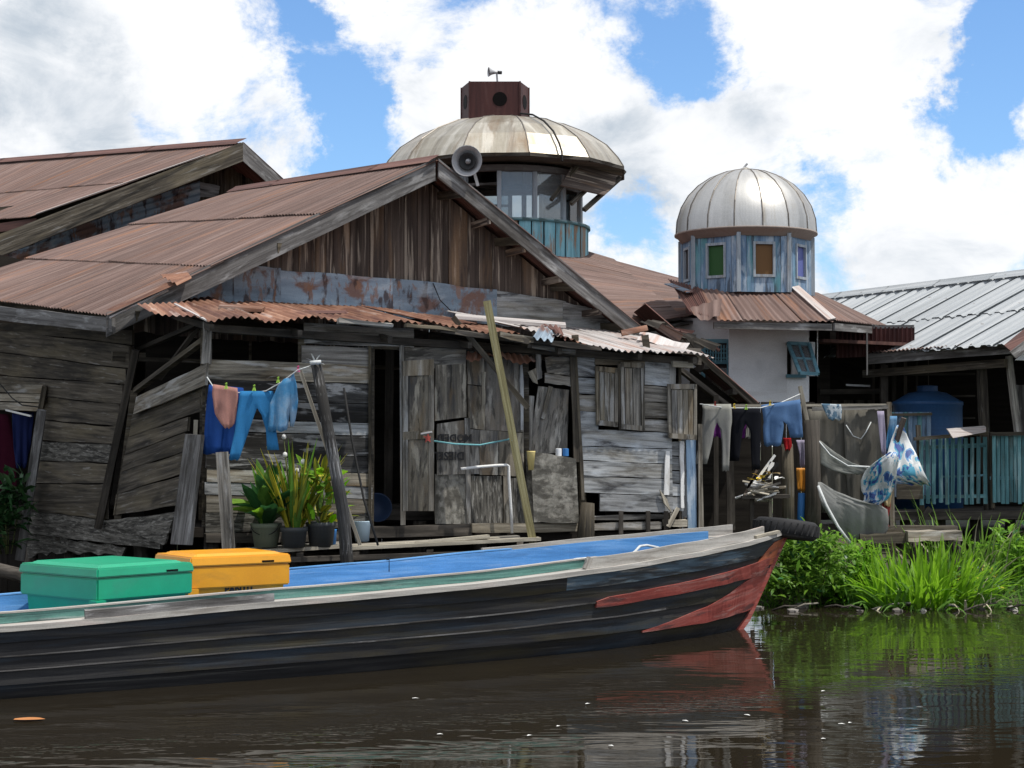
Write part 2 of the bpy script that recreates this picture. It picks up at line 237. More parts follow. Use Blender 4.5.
def water_mat():
    m = bpy.data.materials.new('water'); m.use_nodes = True; t = m.node_tree; n = t.nodes; l = t.links; b = n['Principled BSDF']
    b.inputs['Base Color'].default_value = (.017, .0135, .0085, 1); b.inputs['Roughness'].default_value = .02; b.inputs['IOR'].default_value = 1.33
    b.inputs['Specular IOR Level'].default_value = .5
    g = n.new('ShaderNodeNewGeometry')
    def ns(sc, det, dist=0.):
        mp = n.new('ShaderNodeMapping'); mp.inputs['Scale'].default_value = sc; mp.inputs['Rotation'].default_value = (0, 0, R(6)); l.new(g.outputs['Position'], mp.inputs[0])
        z = n.new('ShaderNodeTexNoise'); z.inputs['Scale'].default_value = 1; z.inputs['Detail'].default_value = det; z.inputs['Distortion'].default_value = dist; l.new(mp.outputs[0], z.inputs['Vector']); return z.outputs[0]
    a = ns((.9, 2.6, 1), 3, .4); c = ns((5, 12, 1), 2, .2)
    # a streak of ruffled water in front of the boat
    sx = n.new('ShaderNodeSeparateXYZ'); l.new(g.outputs['Position'], sx.inputs[0])
    q = n.new('ShaderNodeMath'); q.operation = 'MULTIPLY_ADD'; q.inputs[1].default_value = -.47; q.inputs[2].default_value = -12.6; l.new(sx.outputs[0], q.inputs[0])
    q2 = n.new('ShaderNodeMath'); q2.operation = 'ADD'; l.new(q.outputs[0], q2.inputs[0]); l.new(sx.outputs[1], q2.inputs[1])
    wv = n.new('ShaderNodeMath'); wv.operation = 'MULTIPLY_ADD'; wv.inputs[1].default_value = 1.1; wv.inputs[2].default_value = -.55; l.new(ns((.5, .5, 1), 2), wv.inputs[0])
    q3 = n.new('ShaderNodeMath'); q3.operation = 'ADD'; l.new(q2.outputs[0], q3.inputs[0]); l.new(wv.outputs[0], q3.inputs[1])
    ab = n.new('ShaderNodeMath'); ab.operation = 'ABSOLUTE'; l.new(q3.outputs[0], ab.inputs[0])
    mr = n.new('ShaderNodeMapRange'); mr.inputs['From Min'].default_value = .55; mr.inputs['From Max'].default_value = .05; mr.inputs['To Min'].default_value = .10; mr.inputs['To Max'].default_value = 1.9; l.new(ab.outputs[0], mr.inputs['Value'])
    cs = n.new('ShaderNodeMath'); cs.operation = 'MULTIPLY'; l.new(c, cs.inputs[0]); l.new(mr.outputs[0], cs.inputs[1])
    cs2 = n.new('ShaderNodeMath'); cs2.operation = 'MULTIPLY'; cs2.inputs[1].default_value = .30; l.new(cs.outputs[0], cs2.inputs[0])
    ad = n.new('ShaderNodeMath'); ad.operation = 'MULTIPLY_ADD'; ad.inputs[1].default_value = .55; l.new(a, ad.inputs[0]); l.new(cs2.outputs[0], ad.inputs[2])
    bp = n.new('ShaderNodeBump'); bp.inputs['Strength'].default_value = .20; bp.inputs['Distance'].default_value = .06
    l.new(ad.outputs[0], bp.inputs['Height']); l.new(bp.outputs[0], b.inputs['Normal']); MATS['water'] = m
water_mat()
def ground_mat():
    surf('mud', [(.025, .02, .015), (.06, .05, .036), (.10, .085, .06)], (1.5, 1.5), [((.045, .09, .02), (.8, .8), .50, .66, .7), ((.15, .13, .11), (4, 4), .6, .7, .6)], rough=.9, var=0, bump=.6, bd=.05)
ground_mat()

# ------------------------------------------------------------------ mesh helpers
col = scene.collection
WL = {}                                   # world location of every object made here
def fin(o, parent, props):
    col.objects.link(o)
    if parent is not None:
        o.parent = parent; o.location = WL[o.name] - WL[parent.name]
    else: o.location = WL[o.name]
    for k, v in props.items(): o[k] = v
    return o
def thing(name, loc, label, category, group=None):
    o = bpy.data.objects.new(name, None); o.empty_display_size = .2; WL[o.name] = V(loc)
    p = dict(label=label, category=category)
    if group: p['group'] = group
    return fin(o, None, p)
def uvbox(me, L=None):
    uv = me.uv_layers.new(name='UVMap').data
    for p in me.polygons:
        n = p.normal; l = (L or V((1, 0, 0))) - n * n.dot(L or V((1, 0, 0)))
        if l.length < .25:
            l = V((0, 0, 1)) - n * n.z
            if l.length < .25: l = V((1, 0, 0)) - n * n.x
        l = l.normalized(); c = n.cross(l)
        for i in p.loop_indices:
            q = me.vertices[me.loops[i].vertex_index].co; uv[i].uv = (q.dot(l), q.dot(c))
def mk(name, vf, mat, parent=None, L=None, smooth=False, uvs=None, origin=None, **props):
    vs, fs = vf; vs = [V(v) for v in vs]
    c = origin if origin is not None else sum(vs, V()) / len(vs)
    me = bpy.data.meshes.new(name); me.from_pydata([v - c for v in vs], [], fs); me.update()
    if uvs:
        u = me.uv_layers.new(name='UVMap').data
        for lp in me.loops: u[lp.index].uv = uvs[lp.vertex_index]
    else: uvbox(me, V(L).normalized() if L is not None else None)
    if smooth:
        for p in me.polygons: p.use_smooth = True
    for m in (mat if isinstance(mat, (list, tuple)) else [mat]): me.materials.append(MATS[m])
    o = bpy.data.objects.new(name, me); WL[o.name] = V(c)
    return fin(o, parent, props)
def join(*vfs):
    V_, F_ = [], []
    for vs, fs in vfs:
        k = len(V_); V_ += [V(v) for v in vs]; F_ += [tuple(i + k for i in f) for f in fs]
    return V_, F_
def extr(pts, d):
    """prism: polygon pts (front face) pushed by vector d"""
    n = len(pts); a = [V(p) for p in pts]; b = [p + d for p in a]
    f = [tuple(range(n)), tuple(reversed(range(n, 2 * n)))] + [(i, n + i, n + (i + 1) % n, (i + 1) % n) for i in range(n)]
    return a + b, [tuple(reversed(x)) for x in f]
def beam(p0, p1, w, h, side=None, j=0.0, p2=None):
    """bar from p0 to p1; w across 'side', h across the third axis"""
    p0, p1 = V(p0), V(p1); d = (p1 - p0).normalized()
    s = V(side) if side is not None else V((1, 0, 0))
    s = s - d * s.dot(d)
    if s.length < .05: s = V((0, 1, 0)) - d * d.y
    s.normalize(); t = d.cross(s)
    vs = []; fs = []
    k = 4 if j else 2
    for i in range(k):
        p = p0.lerp(p1, i / (k - 1))
        for a, b in ((-1, -1), (1, -1), (1, 1), (-1, 1)):
            vs.append(p + s * (a * w / 2 + random.uniform(-j, j)) + t * (b * h / 2 + random.uniform(-j, j)))
    for i in range(k - 1):
        o = i * 4
        for q in range(4): fs.append((o + q, o + (q + 1) % 4, o + 4 + (q + 1) % 4, o + 4 + q))
    fs += [(3, 2, 1, 0), tuple(range((k - 1) * 4, k * 4))]
    return vs, fs
def tube(pts, r, seg=8, cap=True):
    pts = [V(p) for p in pts]; n = len(pts); vs = []; fs = []
    up = V((.31, .2, .93)); prev = None
    for i, p in enumerate(pts):
        d = (pts[min(i + 1, n - 1)] - pts[max(i - 1, 0)]).normalized()
        if prev is None:
            a = up - d * up.dot(d)
            if a.length < .1: a = V((1, 0, 0)) - d * d.x
        else: a = prev - d * prev.dot(d)
        a.normalize(); prev = a; b = d.cross(a)
        rr = r[i] if isinstance(r, (list, tuple)) else r
        for k in range(seg):
            t = 2 * math.pi * k / seg; vs.append(p + a * (rr * math.cos(t)) + b * (rr * math.sin(t)))
    for i in range(n - 1):
        for k in range(seg): fs.append((i * seg + k, i * seg + (k + 1) % seg, (i + 1) * seg + (k + 1) % seg, (i + 1) * seg + k))
    if cap: fs += [tuple(reversed(range(seg))), tuple(range((n - 1) * seg, n * seg))]
    return vs, fs
def lathe(c, prof, seg=24, a0=0, a1=2 * math.pi, M=None):
    full = abs(a1 - a0 - 2 * math.pi) < 1e-6; m = seg if full else seg + 1
    vs = []; fs = []; c = V(c)
    for r, z in prof:
        for k in range(m):
            t = a0 + (a1 - a0) * k / seg; p = V((r * math.cos(t), r * math.sin(t), z)); vs.append(c + (M @ p if M else p))
    for i in range(len(prof) - 1):
        for k in range(seg): fs.append((i * m + k, i * m + (k + 1) % m, (i + 1) * m + (k + 1) % m, (i + 1) * m + k))
    return vs, fs
def corr(P00, P10, P01, P11, nw, amp, up, rows=1, seg=6, sag=0, shape='sin', curl=0):
    """corrugated sheet: u from P00 to P10 crosses the waves, v from P00 to P01 runs along them. returns (v,f),uv"""
    P00, P10, P01, P11 = map(V, (P00, P10, P01, P11)); up = V(up).normalized(); nu = nw * seg
    wd = ((P10 - P00).length + (P11 - P01).length) / 2; ln = (P01 - P00).length
    vs = []; fs = []; uv = []; ph = random.random() * 9
    for r in range(rows + 1):
        v = r / rows
        for i in range(nu + 1):
            u = i / nu; p = P00.lerp(P10, u).lerp(P01.lerp(P11, u), v)
            t = (i % seg) / seg
            if shape == 'sin': a = math.sin(2 * math.pi * t)
            else: a = 1 if t < .34 else -1
            a = a * amp - sag * 4 * v * (1 - v) + curl * math.sin(u * 5 + ph) * v
            vs.append(p + up * a); uv.append((v * ln, u * wd))
    m = nu + 1
    for r in range(rows):
        for i in range(nu): fs.append((r * m + i, r * m + i + 1, (r + 1) * m + i + 1, (r + 1) * m + i))
    return (vs, fs), uv
def sheet(name, P00, P10, P01, P11, mat, parent, pitch=.078, amp=.011, up=(0, 0, 1), rows=1, seg=6, **k):
    nw = max(1, round(((V(P10) - V(P00)).length + (V(P11) - V(P01)).length) / 2 / pitch))
    props = {q: k.pop(q) for q in ('label', 'kind', 'category', 'group') if q in k}
    vf, uv = corr(P00, P10, P01, P11, nw, amp, up, rows, seg, **k)
    return mk(name, vf, mat, parent, uvs=uv, smooth=(k.get('shape', 'sin') == 'sin'), **props)
def bil(A, B, C, D, u, v):            # A(0,0) B(1,0) C(0,1) D(1,1)
    return V(A).lerp(V(B), u).lerp(V(C).lerp(V(D), u), v)
def roof_sheets(parent, A, B, C, D, ncol, nrow, mat, name='roof_sheet', lift=.007, lap=.12, jit=.004, **k):
    """A..B top edge, C..D bottom edge: ncol x nrow single sheets lapped like a real roof"""
    A, B, C, D = map(V, (A, B, C, D)); up = (B - A).cross(C - A).normalized()
    if up.z < 0: up = -up
    ln = (C - A).length
    for r in range(nrow):
        v0 = r / nrow; v1 = (r + 1) / nrow + (lap / ln if r < nrow - 1 else 0)
        for c in range(ncol):
            u0 = c / ncol - .004; u1 = (c + 1) / ncol + .012
            e = [random.uniform(-jit, jit) for _ in range(4)]
            h = up * (lift * (nrow - r)) + up * ((c % 2) * .004)
            tl = up * random.uniform(0, .008)
            m = mat if isinstance(mat, str) else random.choice(mat)
            sheet(name, bil(A, B, C, D, u0, max(0, v0)) + h * .3, bil(A, B, C, D, u1, max(0, v0)) + h * .3, bil(A, B, C, D, u0, v1 + e[0] * .8) + h + tl,
                  bil(A, B, C, D, u1, v1 + e[1] * .8) + h + tl + up * .006, m, parent, up=up, rows=2, **k)
    return up
class Wall:
    """vertical (or leaning) plane: pixel -> point"""
    def __init__(s, p, n): s.p = V(p); s.n = V(n).normalized()
    def __call__(s, px, py, off=0):
        d = ray(px, py); o = V((0, 0, CAMZ)); q = s.p + s.n * off
        return o + d * ((q - o).dot(s.n) / d.dot(s.n))
def rough_quad(q, n=4, j=.006):
    """quad (TL,TR,BR,BL) with unevenly worn long edges"""
    TL, TR, BR, BL = map(V, q); w = (BL - TL).normalized(); pts = []
    for i in range(n + 1): pts.append(TL.lerp(TR, i / n) + w * random.uniform(-j, j))
    for i in range(n + 1): pts.append(BR.lerp(BL, i / n) + w * random.uniform(-j, j))
    return pts
def plank(name, W, quad, mat, parent, th=.025, off=0, j=.006, horiz=True, n=4, tilt=.006, **props):
    q = [W(x, y, off + random.uniform(-tilt, tilt)) for x, y in quad]
    if horiz: L = q[1] - q[0]; pts = rough_quad(q, n, j)
    else: L = q[3] - q[0]; pts = rough_quad([q[1], q[2], q[3], q[0]], n, j)
    return mk(name, extr(pts, -W.n * th), mat, parent, L=L, **props)
def boards(W, xl, xr, yl, yr, mat, parent, name='plank', xl2=None, xr2=None, gap=.8, **k):
    """horizontal planks between boundary heights yl (at xl) and yr (at xr); xl2/xr2 = x at the lowest boundary"""
    n = len(yl) - 1; xl2 = xl if xl2 is None else xl2; xr2 = xr if xr2 is None else xr2; out = []
    for i in range(n):
        a0, a1 = xl + (xl2 - xl) * i / n, xl + (xl2 - xl) * (i + 1) / n
        b0, b1 = xr + (xr2 - xr) * i / n, xr + (xr2 - xr) * (i + 1) / n
        e1, e2 = random.uniform(-1.5, 1), random.uniform(-1, 1.5)
        m = mat if isinstance(mat, str) else random.choice(mat)
        g = gap / 2 * random.uniform(.5, 1.5)
        out.append(plank(name, W, [(a0 + e1, yl[i] + g), (b0 + e2, yr[i] + g), (b1 + e2, yr[i + 1] - g), (a1 + e1, yl[i + 1] - g)], m, parent, **k))
    return out
def stick(name, pts, r, mat, parent=None, seg=7, **props):
    return mk(name, tube(pts, r, seg), mat, parent, L=V(pts[-1]) - V(pts[0]), smooth=True, **props)
def bar(name, p0, p1, w, h, mat, parent=None, side=None, j=.0, **props):
    return mk(name, beam(p0, p1, w, h, side, j), mat, parent, L=V(p1) - V(p0), **props)
def cloth(name, strips, Y, mat, parent=None, fold=.03, nf=3, nx=10, ny=8, th=.006, slope=0, **props):
    """each strip = rows (y, xl, xr[, dY]); hung folds grow towards the hem"""
    vfs = []; ph = random.random() * 6
    ya, yb = min(st[0][0] for st in strips), max(st[-1][0] for st in strips)
    xa, xb = min(r[1] for st in strips for r in st), max(r[2] for st in strips for r in st)
    NX = nx
    for si, st in enumerate(strips):
        vs = []; fs = []; nx = NX if (si == 0 or len(strips) != 3) else NX // 2
        st = [r if len(r) == 4 else (*r, 0) for r in st]
        y0, y1 = st[0][0], st[-1][0]; rows = []; last = y1 >= yb - 6
        m = max(2, round(ny * (y1 - y0) / (yb - ya) + 1))
        for k in range(m + 1):
            y = y0 + (y1 - y0) * k / m
            for a, b in zip(st, st[1:]):
                if a[0] <= y <= b[0] + 1e-6:
                    t = (y - a[0]) / max(1e-6, b[0] - a[0]); rows.append((y, a[1] + (b[1] - a[1]) * t, a[2] + (b[2] - a[2]) * t, a[3] + (b[3] - a[3]) * t)); break
        for k, (y, xl, xr, dy) in enumerate(rows):
            gy_ = (y - ya) / (yb - ya)
            for i in range(nx + 1):
                u = i / nx; x = xl + (xr - xl) * u; ux = (x - xa) / (xb - xa); g = .25 + .75 * gy_
                d = fold * g * (math.sin(ux * nf * 6.28 + ph + gy_ * 1.5) + .45 * math.sin(ux * nf * 14.1 + ph * 2 - gy_ * 2) + .25 * math.sin(ux * nf * 31 + gy_ * 9))
                wob = .9 * math.sin(u * nf * 6.28 + ph + 1) * (1 if (k == m and last) else 0)
                vs.append(at(x, y + wob + slope * (ux - .5) * (1 - gy_), Y + dy + d))
        M = nx + 1
        for k in range(len(rows) - 1):
            for i in range(nx): fs.append((k * M + i, (k + 1) * M + i, (k + 1) * M + i + 1, k * M + i + 1))
        vfs.append((vs, fs))
    bm = bmesh.new(); jv, jf = join(*vfs); bv = [bm.verts.new(v) for v in jv]
    for f in jf: bm.faces.new([bv[i] for i in f])
    bmesh.ops.remove_doubles(bm, verts=bm.verts[:], dist=.004); bm.verts.index_update()
    vf = ([v.co.copy() for v in bm.verts], [tuple(v.index for v in f.verts) for f in bm.faces]); bm.free()
    o = mk(name, vf, mat, parent, smooth=True, L=(0, 0, 1), **props)
    md = o.modifiers.new('thickness', 'SOLIDIFY'); md.thickness = th
    return o
def text_mesh(name, s, p, ex, ey, size, mat, parent, ext=.002):
    cu = bpy.data.curves.new(name, 'FONT'); cu.body = s; cu.size = size; cu.align_x = 'CENTER'; cu.align_y = 'CENTER'; cu.extrude = ext; cu.resolution_u = 2; cu.offset = .003
    o = bpy.data.objects.new('tmp_text', cu); col.objects.link(o)
    bpy.context.view_layer.update()
    dg = bpy.context.evaluated_depsgraph_get(); me = bpy.data.meshes.new_from_object(o.evaluated_get(dg))
    bpy.data.objects.remove(o)
    ex, ey = V(ex).normalized(), V(ey).normalized(); ez = ex.cross(ey)
    vs = [V(p) + ex * v.co.x + ey * v.co.y + ez * v.co.z for v in me.vertices]; fs = [tuple(q.vertices) for q in me.polygons]
    return mk(name, (vs, fs), mat, parent)

# ------------------------------------------------------------------ setting: water and bank
WX = [-400, -120, -40, -20, -10, 0, 10, 20, 40, 120, 400]; WY = [-60, -5, 0, 8, 14, 20, 30, 60, 200, 900]
def gridmesh(xs, ys, fz):
    vs = [V((x, y, fz(x, y))) for y in ys for x in xs]; m = len(xs)
    return vs, [(j * m + i, j * m + i + 1, (j + 1) * m + i + 1, (j + 1) * m + i) for j in range(len(ys) - 1) for i in range(m - 1)]
mk('water', gridmesh(WX, WY, lambda x, y: 0.0), 'water', origin=V((0, 0, 0)), kind='structure')
from mathutils import noise as mn
def sstep(a, b, x):
    t = max(0, min(1, (x - a) / (b - a))); return t * t * (3 - 2 * t)
def shore(x): return 25.5 + (20.7 - 25.5) * sstep(2.0, 3.0, x) + .25 * mn.noise(V((x * .9, 3, 0)))
def gh(x, y):
    d = y - shore(x)
    h = -.6 + .75 * sstep(-1.0, 1.3, d) + .45 * sstep(1.0, 6, d) + .35 * sstep(6, 40, d)
    return h + .09 * mn.noise(V((x * 1.3, y * 1.3, 0))) * sstep(-1.5, 1, d)
gx = [-400, -120, -50, -25, -14, -9, -6, -4, -2, 0, 1] + [1.5 + .25 * i for i in range(33)] + [10.5, 12, 15, 25, 60, 150, 400]
gy = [16, 18, 19] + [19.5 + .22 * i for i in range(30)] + [26.5, 27.5, 29, 32, 38, 50, 90, 200, 900]
mk('riverbank', gridmesh(gx, gy, gh), 'mud', origin=V((0, 0, 0)), smooth=True, kind='structure')

# ------------------------------------------------------------------ front house
O = V((-3.22, 17.8, 0)); U = V((.9207, .3903, 0)); NF = V((.3903, -.9207, 0)); BK = -NF; UP = V((0, 0, 1))
F = Wall(O, NF)                     # front wall plane; off > 0 is towards the river
house = thing('wooden_house', O + U * 2.6 + BK * 3, 'grey weathered plank house on stilts with rusty corrugated gable roof and lean-to front', 'house')
def wall_part(name, vf, mat='interior', **p): return mk(name, vf, mat, house, **p)
BW = Wall(O - NF * 1.50, NF)        # bargeboard plane
GW = Wall(O - NF * 2.05, NF)        # gable wall plane
A = BW(437, 161); B = BW(111, 314); RR = BW(640, 327)
Dr = at(237, 191, 25.4); E = at(-70, 292, 22.6)
# left slope of the roof, three lapped rows of sheets
lr = mk('roof_frame', join(beam(A + BK * .1 - UP * .16, Dr - UP * .2, .08, .14), beam(B + (A - B) * .5 - UP * .16, E.lerp(Dr, .5) - UP * .2, .07, .12), beam(B + (A - B) * .08 - UP * .17, E.lerp(Dr, .08) - UP * .2, .07, .12)), 'wood_dark', house)
roof_sheets(lr, A + UP * .0, Dr, B + (B - A).normalized() * .05, E + (E - Dr).normalized() * .05, 8, 3, 'rust', lap=.16)
ridge_pts = [bil(A, Dr, A, Dr, i / 8, 0) for i in range(9)]
# ridge capping
for i in range(4):
    p, q = A.lerp(Dr, i / 4 - .01), A.lerp(Dr, (i + 1) / 4 + .01); s = (B - A).normalized()
    sheet('ridge_cap', p + s * .16 + UP * .05, p + UP * .075 - U * .0, q + s * .16 + UP * .05, q + UP * .075, 'rust_dark', lr, pitch=.3, amp=.004)
# right slope
ER = RR + (Dr - A) * 1.0
rr_ = mk('right_roof_frame', join(*[beam(A.lerp(RR, t) - UP * .14 + BK * .02, Dr.lerp(ER, t) - UP * .14, .06, .10) for t in (.12, .4, .68, .93)]), 'wood_dark', house)
roof_sheets(rr_, A, Dr, RR + (RR - A).normalized() * .06, ER + (RR - A).normalized() * .06, 6, 2, 'rust_dark')
# lookout beams under the right overhang
for t in (.25, .42, .6, .8):
    p = A.lerp(RR, t) - UP * .2
    bar('lookout', p - NF * .02, p + BK * .75, .05, .08, 'wood_brown', rr_)
# bargeboards
def barge(name, p, q, hgt, th, mat, par=house, top=.03):
    d = (q - p).normalized(); k = UP
    return mk(name, extr(rough_quad([p + UP * top, q + UP * top, q - UP * (hgt - top), p - UP * (hgt - top)], 6, .008), -NF * th), mat, par, L=d)
barge('bargeboard', A - U * .02, B + (B - A) * .012, .27, .04, 'wood_trim')
barge('bargeboard', A + U * .02, RR + (RR - A) * .02, .23, .04, 'wood_trim')
# loose fillet and curled sheet at the lower left corner
mk('roof_edge_fillet', beam(at(110, 318, 18.75), at(168, 290, 19.1), .025, .02), 'zinc_old', house, L=(1, 0, .4))
sheet('roof_edge_flashing', at(103, 311, 18.7), at(116, 310, 18.65), at(165, 283, 19.1), at(182, 282, 19.05), 'rust_orange', house, pitch=.2, amp=.01)
sheet('torn_sheet', at(160, 275, 19.2), at(178, 285, 18.9), at(187, 272, 19.3), at(192, 278, 19.05), 'rust_orange', house, pitch=.08, amp=.012)
# eave fascia on the left
d = (E - B).normalized()
mk('fascia', extr(rough_quad([at(-30, 303, 20.6), at(112, 318, 18.85), at(112, 332, 18.85), at(-30, 317, 20.6)], 6, .008), V((.03, .04, 0))), 'wood_trim', house, L=d)
# gable wall of vertical boards
g0 = GW.p; uB, uA, uR = [(x - O).dot(U) for x in (B, A, RR)]
def roofz(u):
    if u < uA: return B.z + (A.z - B.z) * (u - uB) / (uA - uB)
    return A.z + (RR.z - A.z) * (u - uA) / (uR - uA)
def gp(u, z, off=0): return GW.p + U * u + NF * off + UP * (z - GW.p.z)
gm = mk('gable_frame', join(*[beam(gp(u, 2.9, -.06), gp(u, roofz(u) - .2, -.06), .08, .06) for u in (1.0, 2.2, uA, 4.4, 5.4)], beam(gp(-.6, 3.0, -.06), gp(6.2, 2.9, -.06), .06, .1)), 'wood_dark', house)
u = uB + .35
while u < uR - .15:
    wd = random.uniform(.14, .26); u2 = min(u + wd, uR - .1); t0, t1 = roofz(u) - .10, roofz(u2) - .10
    if u < uA < u2: t0 = t1 = A.z - .2
    zb = 3.25 - .045 * u; of = random.uniform(-.008, .012)
    pts = [gp(u + .004, t0, of), gp(u2 - .004, t1, of), gp(u2 - .004, zb, of), gp((u + u2) / 2, zb + random.uniform(-.02, .03), of), gp(u + .004, zb, of)]
    if min(t0, t1) > zb + .05: mk('gable_plank', extr(pts, -NF * .022), 'wood_brown', gm, L=UP)
    u = u2
# blue-grey metal strip over the foot of the gable
ST = [(188, 283, 236, 287, 272, 301), (234, 262, 281, 269, 300, 306), (279, 270, 396, 279, 305, 313), (393, 278, 497, 290, 311, 319), (495, 291, 566, 301, 319, 326), (563, 302, 628, 316, 327, 332)]
for i, (x0, y0, x1, y1, b0, b1) in enumerate(ST):
    if i == 0: y0, y1, b0, b1 = 287, 273, 300, 301
    o_ = .03 + .006 * (i % 2)
    mk('metal_strip', extr(rough_quad([GW(x0, y0, o_), GW(x1, y1, o_), GW(x1, b1 + 6, o_), GW(x0, b0 + 6, o_)], 6, .012), -NF * .006), 'zinc_blue' if i < 4 else 'wood_bluegrey', gm, L=U)
# hanging wire over the strip
stick('wire', [GW(433, 283, .05), GW(440, 300, .08), GW(452, 312, .07), GW(462, 318, .05)], .006, 'wire', gm, 5)
# lower gable wall under the lean-to roof, floor, back and side walls (dark interior)
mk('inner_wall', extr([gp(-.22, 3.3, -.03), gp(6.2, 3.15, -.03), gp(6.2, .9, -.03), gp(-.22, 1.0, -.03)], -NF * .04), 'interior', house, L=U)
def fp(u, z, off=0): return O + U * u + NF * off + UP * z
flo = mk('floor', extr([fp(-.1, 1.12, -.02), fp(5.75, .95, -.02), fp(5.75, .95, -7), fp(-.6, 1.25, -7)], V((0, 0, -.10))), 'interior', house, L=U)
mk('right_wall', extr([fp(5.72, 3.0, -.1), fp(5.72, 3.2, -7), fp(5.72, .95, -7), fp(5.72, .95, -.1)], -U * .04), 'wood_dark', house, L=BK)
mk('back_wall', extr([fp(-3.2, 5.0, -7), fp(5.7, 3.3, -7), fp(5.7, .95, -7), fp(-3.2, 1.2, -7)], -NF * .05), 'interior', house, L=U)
# lean-to roof: lapped, broken sheets
def lt(px, py, back, rise):          # lower-edge pixel at overhang .38 -> lower and upper points
    p = F(px, py, .38); return p, p + BK * back + UP * rise
ltf = mk('lean_to_frame', join(beam(F(205, 328, .02), F(700, 362, .02), .07, .08), beam(F(205, 322, -1.0), F(700, 352, -1.0), .06, .08), *[beam(F(x, 327 + (x - 205) * .068, .30), F(x, 327 + (x - 205) * .068, .30) + BK * 2.2 + UP * .30, .05, .07) for x in (212, 300, 390, 470, 560, 640, 695)]), 'mud_wood', house)
LT = [(209, 322, 262, 318, 2.25, .40, 'rust_orange'), (260, 321, 318, 318.5, 2.25, .36, 'rust_orange'), (316, 319, 372, 322, 2.3, .36, 'rust_orange'), (370, 322, 428, 324, 2.3, .36, 'rust_orange'),
      (426, 323, 470, 328, 2.3, .36, 'rust_orange'), (468, 329, 520, 335, 2.3, .36, 'rust_orange'), (519, 330, 566, 337, 2.3, .38, 'zinc_old'), (592, 348, 655, 352, 2.3, .42, 'zinc_old'), (653, 352, 714, 358, 2.3, .44, 'zinc_old'), (560, 338, 598, 346, 2.2, .36, 'rust_orange')]
for x0, y0, x1, y1, bk, ri, m in LT:
    a, a2 = lt(x0, y0, bk, ri); b, b2 = lt(x1, y1, bk, ri)
    k = random.uniform(0, .02)
    sheet('lean_to_sheet', a2, b2, a + UP * k, b + UP * k, m, ltf, rows=6, curl=.02, amp=.014)
# corner piece sticking out to the left with a pale edge batten
sheet('lean_to_sheet', at(137, 304, 18.7), at(186, 302, 18.9), at(150, 311, 18.0), at(207, 320, 17.7), 'rust_orange', ltf, rows=4, curl=.02)
bar('edge_batten', at(175, 304, 18.5), at(208, 321, 17.55), .025, .015, 'zinc_old', ltf)
# scraps lying on the lean-to roof
for q, m in [([(300, 313), (344, 313), (347, 318), (303, 319)], 'rust_dark'), ([(218, 306), (262, 309), (262, 312), (220, 311)], 'rust_orange'), ([(455, 316), (566, 325), (566, 328), (456, 319)], 'zinc_old')]:
    mk('loose_sheet', extr([F(x, y, -.5) for x, y in q], V((0, .25, .05))), m, ltf, L=U)
mk('rotten_board', beam(F(338, 321, .42), F(392, 326, .45), .05, .10, UP, .012), 'wood_grey', ltf, L=U)
mk('rotten_board', beam(F(405, 325, .45), F(455, 330, .42), .03, .08, UP, .012), 'wood_dark', ltf, L=U)
mk('rotten_board', beam(F(440, 330, .40), F(528, 341, .44), .05, .07, UP, .012), 'mud_wood', ltf, L=U)
mk('rotten_board', beam(F(498, 335, .46), F(532, 341, .42), .06, .10, UP, .012), 'wood_grey', ltf, L=U)
mk('rotten_board', beam(F(530, 346, .16), F(574, 352, .16), .05, .12, UP, .008), 'wood_grey', ltf, L=U)
mk('rotten_board', beam(F(510, 338, .35), F(600, 349, .35), .05, .09, UP, .012), 'mud_wood', ltf, L=U)
sheet('crumpled_sheet', F(532, 338, .5), F(553, 341, .5), F(541, 325, .35), F(556, 332, .3), 'zinc_blue', ltf, pitch=.09, amp=.02, rows=3)
sheet('crumpled_sheet', F(553, 330, .35), F(566, 340, .4), F(543, 325, .3), F(560, 326, .2), 'rust_dark', ltf, pitch=.09, amp=.02, rows=3)
sheet('torn_sheet', F(467, 352, .05), F(500, 354, .05), F(466, 357, .28), F(502, 360, .30), 'rust_orange', ltf, rows=3, curl=.04)
sheet('torn_sheet', F(500, 352, .05), F(531, 356, .05), F(501, 359, .30), F(536, 363, .30), 'rust_orange', ltf, rows=3, curl=.03)

# front wall, left bay: horizontal planks
fw = mk('front_wall_frame', join(*[beam(F(x, 335, -.05), F(x2, 528, -.05), .08, .06) for x, x2 in ((207, 206), (302, 303), (371, 370), (470, 471), (525, 526), (575, 584), (645, 668))]), 'wood_dark', house)
plank('plank', F, [(304, 323), (414, 329), (414, 347), (304, 344)], 'wood_grey', fw)
plank('plank', F, [(302, 345), (371, 348), (371, 366), (302, 363)], 'wood_grey', fw, off=.005)
sl = [359, 379, 399, 418, 431, 452, 468, 482, 495, 513, 534]
for i, (m_) in enumerate(['wood_grey', 'wood_char', 'wood_char', 'wood_bluegrey', 'wood_char', 'wood_char', 'wood_grey', 'wood_bluegrey', 'wood_grey', 'wood_rotten']): boards(F, 206, 371, sl[i:i + 2], ([y + 5 for y in sl[:8]] + [499, 514, 526])[i:i + 2], m_, fw, n=6)
bar('corner_post', F(208, 322, .03), F(206, 364, .03), .09, .07, 'wood_grey', fw, j=.006)
bar('door_post', F(402, 345, .0), F(403, 525, .0), .05, .06, 'wood_grey', fw)
bar('door_post', F(370, 346, .01), F(370, 526, .01), .03, .05, 'wood_dark', fw)
plank('plank', F, [(374, 346), (414, 347), (414, 350), (374, 349)], 'wood_dark', fw)
